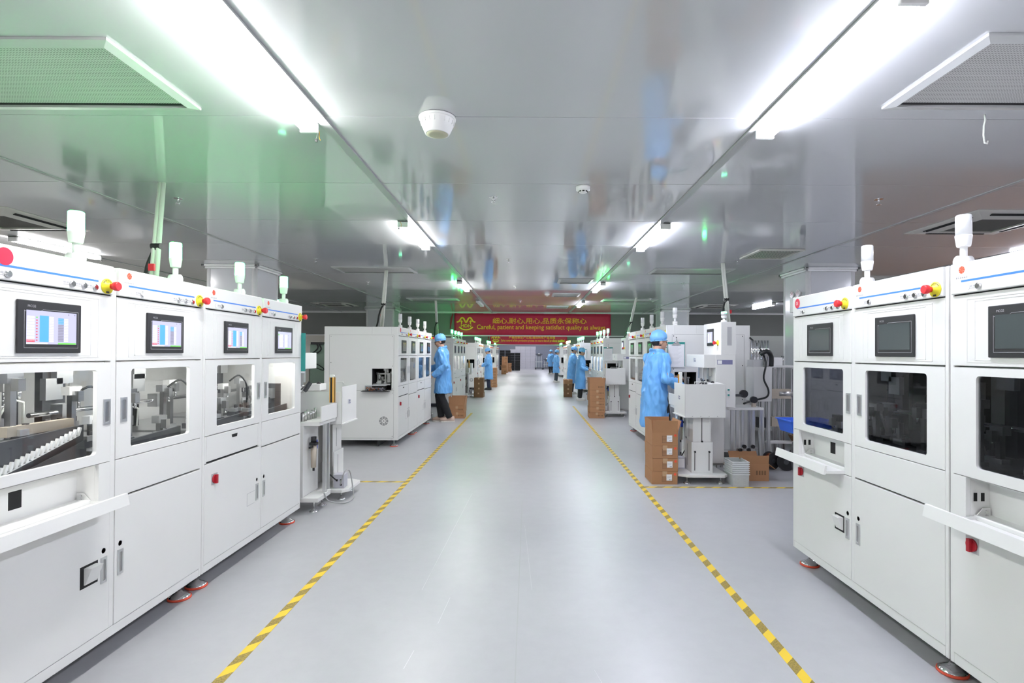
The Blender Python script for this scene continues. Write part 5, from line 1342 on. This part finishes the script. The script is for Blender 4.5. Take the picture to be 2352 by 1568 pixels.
# left stacks
g='cartons beside the worker with crossed legs'
carton('bottom carton behind the shoes of the worker with crossed legs',-1.52,11.75,0,0.33,0.40,0.13,2,g)
carton('second carton behind the worker with crossed legs',-1.52,11.75,0.13,0.33,0.40,0.13,0,g)
carton('open upper carton behind the worker with crossed legs',-1.52,11.75,0.26,0.33,0.40,0.02,0,g,False,{'front':86,'back':88,'left':85,'right':84,'k':0.9})
g='dark cartons stacked mid left'
for k in range(4): carton('dark carton in the mid left stack by the small station, '+('bottom','second','third','top')[k]+' one',-1.55,17.2,k*0.155,0.30,0.4,0.155,((k*29)%5-2),g,False,None,'cardboard_dark')
g='cartons behind the navy-trousered worker'
for k in range(7): carton('pale carton in the stack behind the worker with navy trousers, '+('bottom','second','third','fourth','fifth','sixth','top')[k]+' one',-1.45,22.3,k*0.115,0.34,0.4,0.115,((k*29)%5-2),g,False)
g='cartons before the black crates'
for k in range(4): carton('brown carton in the tall pile before the black crates, '+('bottom','second','third','top')[k]+' one',-1.66,38.6,k*0.29,0.40,0.5,0.29,((k*29)%7-3)*2,g,False)
for k in range(3): carton('brown carton in the short pile beside the tall one, '+('bottom','middle','top')[k]+' one',-1.40,41.0,k*0.22,0.26,0.4,0.22,((k*17)%7-3)*3,g,False)
carton('open brown carton on the floor in front of the tall pile',-1.62,36.0,0,0.30,0.4,0.42,6,g,False,{'front':60,'back':80,'left':70,'right':-30})
# open carton and clear bins at the right station
c = carton('large open carton with printed side beside the clear bins',2.505,6.13,0,0.335,0.30,0.19,-1,None,False,{'front':82,'back':60,'left':-42,'right':-38,'k':0.62})
def clear_bin(k):
    o = thing('clear_bin','clear plastic bin in the nested stack beside the winding station, '+('lowest','second','third','fourth','fifth','sixth','topmost')[k]+' one','plastic bin',(2.265,5.86,k*0.022),random.uniform(-2,2),'nested clear bins'); 
    w,d,h=0.085,0.12,0.125; th=0.003
    q=MB(); 
    for (x0,x1,y0,y1) in ((-w,w,-d,-d+th),(-w,w,d-th,d),(-w,-w+th,-d+th,d-th),(w-th,w,-d+th,d-th)): q.box(x0,x1,y0,y1,0.0,h,'bin_wall')
    q.box(-w,w,-d,d,0,th,'bin_wall').build('bin_wall', o)
    r_=MB()
    for (x0,x1,y0,y1) in ((-w-0.008,w+0.008,-d-0.008,-d+0.001),(-w-0.008,w+0.008,d-0.001,d+0.008),(-w-0.008,-w+0.001,-d,d),(w-0.001,w+0.008,-d,d)): r_.box(x0,x1,y0,y1,h-0.006,h+0.002,'clear_plastic_edge')
    r_.build('rim', o)
for k in range(7): clear_bin(k)
o = thing('clear_bin','clear plastic box of parts on the black shelf of the left machine end','plastic bin',(-2.24,7.96,0.834),0,'nested clear bins')
w,d,h=0.15,0.045,0.085
q=MB()
for (x0,x1,y0,y1) in ((-w,w,-d,-d+.003),(-w,w,d-.003,d),(-w,-w+.003,-d,d),(w-.003,w,-d,d)): q.box(x0,x1,y0,y1,0,h,'thin_clear_plastic')
q.box(-w,w,-d,d,0,0.003,'thin_clear_plastic').build('bin_wall', o)
MB().box(-w-.006,w+.006,-d-.006,-d,h-.004,h+.003,'clear_plastic_edge').box(-w-.006,w+.006,d,d+.006,h-.004,h+.003,'clear_plastic_edge').box(-w-.006,-w,-d,d,h-.004,h+.003,'clear_plastic_edge').box(w,w+.006,-d,d,h-.004,h+.003,'clear_plastic_edge').build('rim', o)
pm=MB(); rn=random.Random(4)
for k in range(60): pm.obox((rn.uniform(-w+.02,w-.02),rn.uniform(-d+.012,d-.012),0.012+rn.random()*0.035),(0.022,0.014,0.01),(rn.random()*3,rn.random()*3,rn.random()*3),rn.choice(['grey_box','dark_steel','copper']))
pm=pm.build('small_parts', o); pm['kind']='stuff'

# copper wire spools
def spool(label, loc, rot, r=0.105, w=0.09):
    t = thing('wire_spool', label, 'spool', loc, 0, 'copper wire spools'); t.rotation_euler=rot
    for y in (-w/2,w/2-0.012): MB().lathe([(r,0),(r,0.012)],c=(0,y,0),n=32,m='black_plastic',axis='Y').build('flange', t)
    MB().lathe([(r*0.80,-w/2+0.012),(r*0.80,w/2-0.012)],n=32,m='copper',axis='Y').build('winding', t)
    MB().lathe([(r*0.28,-w/2-0.001),(r*0.28,w/2+0.001)],n=20,m='dark_steel',axis='Y').build('hub', t)
    return t
spool('black-flanged copper wire spool standing behind the open carton, left one',(2.98,6.62,0.105),(0,0,R(25)))
spool('black-flanged copper wire spool standing behind the open carton, front one',(3.13,6.55,0.105),(0,0,R(-20)))
spool('copper wire spool next to the tray of the machine with sticker 01',(3.31,6.72,0.105),(0,0,R(55)))
for k,(x,y,z) in enumerate(((2.36,11.75,0.08),(2.36,11.75,0.245))):
    s_=spool('copper wire spool with pale flange behind the middle right station, '+('lower','upper')[k]+' one',(x,y,z),(R(90),0,0),0.12,0.16)
# white bracket plate that carries the spools
o=MB().prism([(3.14,7.16),(3.3,7.20),(3.55,7.14),(3.53,7.04),(3.14,7.04)],0.24,0.26,'Z','white_coat').box(3.15,3.18,7.06,7.09,0,0.24,'white_coat').box(3.49,3.52,7.06,7.09,0,0.24,'white_coat').build('spool_bench'); tag(o,'low white bench plate behind the copper spools','bench')
# blue crate on grey bin
t=thing('blue_crate','blue plastic crate seen beside and through the machine with sticker 01','crate',(3.06,5.95,0.55))
a,b,h=0.24,0.17,0.14; q=MB()
for sx in (-1,1): q.add([(sx*a*0.88,-b*0.88,0),(sx*a*0.88,b*0.88,0),(sx*a,b,h),(sx*a,-b,h),(sx*(a*0.88-0.006),-b*0.88,0),(sx*(a*0.88-0.006),b*0.88,0),(sx*(a-0.006),b,h),(sx*(a-0.006),-b,h)],[(0,1,2,3),(4,7,6,5),(3,2,6,7),(0,3,7,4),(1,5,6,2)],'blue_crate')
for sy in (-1,1): q.add([(-a*0.88,sy*b*0.88,0),(a*0.88,sy*b*0.88,0),(a,sy*b,h),(-a,sy*b,h),(-a*0.88,sy*(b*0.88-0.006),0),(a*0.88,sy*(b*0.88-0.006),0),(a,sy*(b-0.006),h),(-a,sy*(b-0.006),h)],[(0,1,2,3),(4,7,6,5),(3,2,6,7)],'blue_crate')
q.box(-a*0.88,a*0.88,-b*0.88,b*0.88,0,0.006,'blue_crate').build('crate_body', t)
MB().box(-a-0.012,a+0.012,-b-0.012,-b,h-0.012,h,'blue_crate').box(-a-0.012,a+0.012,b,b+0.012,h-0.012,h,'blue_crate').box(-a-0.012,-a,-b,b,h-0.012,h,'blue_crate').box(a,a+0.012,-b,b,h-0.012,h,'blue_crate').build('rim', t)
for k in range(5): MB().box(-a*0.7+0.085*k,-a*0.7+0.085*k+0.006,-b-0.004,-b*0.9,0.01,h-0.012,'blue_crate').build('rib', t)
sb=MB(); sb.ellipsoid((0,0,0.26),(0.22,0.19,0.29),'dark_bag',24,16)
for i,p in enumerate(sb.v):
    v=Vector(p); v+= (v-Vector((0,0,0.26))).normalized()*noise.noise(v*6)*0.05; v.z=min(max(v.z,0.0),0.548); sb.v[i]=tuple(v)
o=sb.build('grey_sack'); o.location=(3.12,5.95,0); tag(o,'dark grey plastic sack under the blue crate','sack')
carton('dark low carton on the floor behind the right station frame',3.74,7.12,0,0.34,0.3,0.2,0,None,False,{'front':70,'back':70,'left':60,'right':-20},'cardboard_dark')

# aluminium profile rack with feeder box behind the right station
t=thing('profile_rack','aluminium profile rack with motors behind the right winding station','rack',(3.42,7.45,0))
for (x,y) in ((-0.22,0),(-0.12,0),(-0.02,0),(0.10,0),(0.22,0),(-0.22,0.4),(0.22,0.4)): MB().box(x-0.018,x+0.018,y-0.018,y+0.018,0.0,1.22,'aluminium').box(x-0.004,x+0.004,y-0.0185,y-0.018,0.02,1.2,'dark_steel').build('profile', t)
MB().box(-0.30,0.30,-0.05,0.45,1.22,1.25,'white_coat').build('top_plate', t, bevel=0.003)
for zz in (0.42,0.80):
    MB().box(-0.10,0.16,-0.10,-0.02,zz,zz+0.13,'beige_metal').cyl((0.0,-0.06,zz+0.065),(0.18,-0.06,zz+0.065),0.05,n=14,m='steel').build('motor', t)
    MB().box(-0.27,-0.17,-0.08,0.02,zz-0.02,zz+0.12,'black_plastic').build('drive_box', t)
MB().box(-0.04,0.10,0.02,0.14,1.25,1.36,'white_plastic').cyl((0.12,0.06,1.25),(0.12,0.06,1.38),0.02,n=10,m='chrome').build('valve_unit', t)
t=thing('feeder_box','white feeder box on thin legs between rack and right machine end','feeder',(2.98,6.885,0))
MB().box(-0.10,0.13,0,0.25,0.80,1.24).build('case', t, bevel=0.003)
for (x,y) in ((0.09,0.02),(0.09,0.20),(-0.06,0.20)): MB().box(x,x+0.03,y,y+0.03,0,0.80,'aluminium').build('leg', t)
MB().box(-0.10,0.02,0.02,0.2,1.24,1.33,'aluminium').build('bracket', t)
for k in range(6): MB().cyl((-0.08+0.04*k,0.1,1.24),(-0.08+0.04*k,0.1,1.58),0.016,n=10,m='chrome').build('spindle', t)
MB().tube(crv([(-0.02,0.0,1.40),(0.05,-0.03,1.44),(0.12,0.0,1.38),(0.13,0.02,1.25)]),0.03,10,'cable_black').build('hose', t)
# machine backs of the neighbouring right aisle seen through the gap
t=thing('grey_cabinet','white cabinet with small green light in the gap beside the right column','cabinet',(3.6,9.3,0))
MB().box(-0.6,1.3,0,0.8,0.1,1.72).build('body', t, bevel=0.005)
MB().box(-0.5,1.2,-0.004,0,0.9,1.62).build('door', t, bevel=0.002)
MB().box(-0.22,-0.06,-0.02,-0.004,1.25,1.42,'paper').build('notice_frame', t)
MB().cyl((-0.14,0.1,1.42),(-0.14,0.1,1.75),0.02,n=8,m='white_plastic').build('mast', t)
st=stack_light(t,-0.5,0.2,1.72,'lens_green'); st.scale=(1,1,0.6)
for xx in (-0.5,1.2): MB().box(xx-0.04,xx+0.04,0.05,0.13,0,0.1,'steel').build('foot', t)
# left background cabinets with cables
t=thing('grey_cabinet','grey control cabinet with black cables behind the left winding station','cabinet',(-4.35,10.6,0))
MB().box(-0.42,0.05,0,0.7,0.1,1.36,'wall_white').build('body', t, bevel=0.004)
MB().box(0.07,0.60,0,0.7,0.1,1.56,'green_box').build('rear_body', t, bevel=0.004)
MB().box(0.62,0.67,0.0,0.3,0.9,1.25,'black_plastic').build('side_units', t)
for k,(xa,za) in enumerate(((-0.28,1.55),(-0.20,1.56),(0.20,1.58),(0.26,1.55))):
    MB().tube(crv([(xa,-0.03,za),(xa+0.03,-0.05,za-0.12),(-0.08+0.02*k,-0.05,1.24),(-0.10+0.05*k,-0.04,1.08)]),0.014,8,'cable_black').build('cable', t)
MB().tube(crv([(-0.02,-0.05,1.26),(0.2,-0.05,1.18),(0.36,-0.05,1.08),(0.3,-0.05,1.06),(0.02,-0.05,1.2)]),0.008,8,'cable_black').build('cable', t)
MB().box(-0.36,-0.14,-0.05,0.1,1.55,1.60,'black_plastic').box(0.10,0.34,-0.05,0.1,1.55,1.60,'black_plastic').build('plug_bar', t)
for xx in (-0.36,0.52): MB().box(xx-0.04,xx+0.04,0.05,0.13,0,0.1,'steel').build('foot', t)
o=MB().box(-5.6,-2.4,14.2,14.25,0,1.52,'wall_grey').build('partition'); tag(o,'low grey partition behind the grey control cabinet','partition')
# cardboard pallet stacks to the right, mirrored in the ceiling
rn=random.Random(9); ORD=('first','second','third','fourth','fifth','sixth','seventh','eighth','ninth','tenth')
for i in range(7):
    for k in range(6):
        if i in (5,) and k==5: continue
        cc=MB().box(-0.27,0.27,-0.25,0.25,0,0.37,'cardboard').box(-0.03,0.03,-0.2506,0.2506,0.30,0.3706,'tape_tan').build('stored_carton'); cc.location=(7.6+i*0.56,11.6,k*0.372); cc.rotation_euler=(0,0,R(rn.uniform(-2,2)))
        tag(cc,'stored brown carton mirrored in the right ceiling, %s column, %s row up' % (ORD[i],ORD[k]),'carton','stored cartons mirrored in the ceiling')

# ------------------------------------------------------------------ far end: white cartons, black crates, equipment
for i in range(5):
    for k in range(8):
        w_=0.45; hh=0.25; zt=k*hh
        if i==0 and k>6: continue
        c_=MB().box(-w_/2+0.006,w_/2-0.006,-0.2,0.2,0,hh-0.006,'white_carton').box(-w_/2+0.006,w_/2-0.006,-0.202,-0.2,hh*0.5,hh*0.5+0.012,'print_grey').build('white_carton'); c_.location=(-1.37+i*0.45+0.012*((k*5)%3),47.6+0.03*((i*k)%3),zt); 
        tag(c_,'white carton in the far white pile, %s column from left, %s row up' % (ORD[i],ORD[k]),'carton','white cartons at the far end')
for i,(x,y,n) in enumerate(((-2.15,44.8,8),(-1.67,44.8,8),(-1.30,44.0,7),(-0.86,44.0,7))):
    for k in range(n):
        q=MB(); a,b,h=0.205,0.2,0.205
        q.box(-a,a,-b,-b+0.01,0,h-0.02,'black_crate').box(-a,a,b-0.01,b,0,h-0.02,'black_crate').box(-a,-a+0.01,-b,b,0,h-0.02,'black_crate').box(a-0.01,a,-b,b,0,h-0.02,'black_crate').box(-a,a,-b,b,0,0.01,'black_crate').box(-a-0.012,a+0.012,-b-0.012,b+0.012,h-0.03,h-0.008,'black_crate')
        o=q.build('black_crate'); o.location=(x,y,k*h); tag(o,'black crate at the far end, %s stack from left, %s crate up' % (ORD[i],ORD[k]),'crate','black crates at the far end')
def far_press(label,x,y,h):
    t=thing('far_press',label,'machine',(x,y,0))
    MB().box(-0.35,0.35,-0.3,0.3,0.10,0.16,'dark_steel').build('base', t)
    for sx in (-0.2,0.0,0.2): MB().box(sx-0.03,sx+0.03,-0.03,0.03,0.16,h,'aluminium').build('post', t)
    MB().box(-0.3,0.3,-0.12,0.12,h*0.55,h*0.60,'aluminium').build('cross_beam', t)
    MB().box(-0.16,0.16,-0.2,0.2,h,h+0.18,'dark_steel').box(-0.3,0.3,-0.05,0.05,h+0.15,h+0.2,'black_plastic').build('head', t)
    MB().ellipsoid((0,-0.15,h+0.20),(0.07,0.07,0.07),'white_plastic',12,8).build('knob', t)
    for sx in (-0.3,0.3): MB().box(sx-0.04,sx+0.04,-0.2,0.2,0,0.10,'black_plastic').build('foot', t)
far_press('tall dark press with pale posts at the far end beside white cartons',0.95,47.0,1.15)
far_press('lower dark press at the far end near the farthest workers',1.65,47.2,0.72)
# ================================================================== workers
# W3: worker at the right carton stack, seen from behind right, turned to the station on his right
person('person in blue smock and cap turned away, reaching to the station behind stacked cartons',(1.62,6.93,0),-66,1.685,
       armL=((-0.24,0.16,1.12),(-0.12,0.40,1.10),(0.3,0,-1)), armR=((0.27,-0.02,1.10),(0.24,0.25,1.00),(-0.6,0,-0.5)),
       legs={'L':((-0.085,0.04,0.90),(-0.09,0.10,0.49),(-0.09,0.08,0.085),0),'R':((0.085,0.04,0.90),(0.085,0.11,0.49),(0.085,0.10,0.085),0)}, lean=6, head_yaw=-14, head_pitch=-4, hem=0.48, voxel=0.008, seed=2, trousers='trouser_black', shoes='shoe_black')
# W1: worker leaning at the left line, legs crossed, profile to the left
person('person in blue smock leaning left on the machine, legs crossed, beige shoes',(-1.73,11.05,0),90,1.765,
       armL=((-0.235,-0.08,1.10),(-0.20,0.17,0.90),(0.2,0.1,-1)), armR=((0.22,0.05,1.10),(0.15,0.30,1.02),(-0.2,0,-1)),
       legs={'L':((-0.085,0.02,0.90),(-0.075,0.03,0.50),(-0.03,-0.13,0.085),-8),'R':((0.085,0.02,0.90),(0.06,0.10,0.50),(0.03,0.04,0.085),8)},
       lean=5, head_yaw=0, head_pitch=-16, hem=0.56, voxel=0.009, seed=3, trousers='trouser_black', shoes='shoe_beige', glasses=True)
# W2: left far worker
person('person in blue smock and navy trousers working at the left line, far',(-1.50,20.6,0),90,1.58,
       armL=((-0.23,0.02,1.08),(-0.18,0.28,0.98),(0.2,0,-1)), armR=((0.22,0.05,1.10),(0.15,0.30,1.02),(-0.2,0,-1)), lean=3, head_pitch=-22, hem=0.44, voxel=0.014, seed=4, trousers='trouser_navy', shoes='shoe_black', build=1.08)
# W4: right, head bowed
person('person in blue smock with bowed head and white shoes beside the stack of five cartons',(1.57,16.2,0),-90,1.555,
       armL=((-0.22,0.05,1.10),(-0.12,0.27,1.03),(0.2,0,-1)), armR=((0.23,0.0,1.08),(0.20,0.24,1.00),(-0.2,0,-1)), lean=3, head_pitch=-20, hem=0.38, voxel=0.013, seed=5, shoes='shoe_white', build=1.05)
# W5: right, reaching
person('person in blue smock reaching forward behind the dark carton stack, right',(1.52,18.7,0),-90,1.63,
       armL=((-0.22,0.12,1.14),(-0.14,0.36,1.12),(0.2,0,-1)), armR=((0.24,0.10,1.14),(0.20,0.40,1.10),(-0.2,0,-1)), lean=6, head_pitch=-18, hem=0.40, voxel=0.013, seed=6, build=1.1, shoes='shoe_white')
# W6
person('person in blue smock and grey trousers standing by the far right line',(1.37,26.2,0),-80,1.56,
       armL=((-0.24,0.0,1.08),(-0.22,0.12,0.86),(1,0,0)), armR=((0.25,0.0,1.08),(0.24,0.10,0.84),(-1,0,0)), lean=2, head_pitch=-10, hem=0.50, voxel=0.016, seed=7, trousers='trouser_grey', shoes='shoe_white', build=1.08)
# W7
person('farthest person in blue smock at the end of the right line',(1.55,36.5,0),140,1.62,
       armL=((-0.24,0.0,1.08),(-0.24,0.08,0.84),(1,0,0)), armR=((0.25,0.0,1.08),(0.25,0.08,0.84),(-1,0,0)), lean=0, hem=0.55, voxel=0.018, seed=8, shoes='shoe_white', build=1.08)
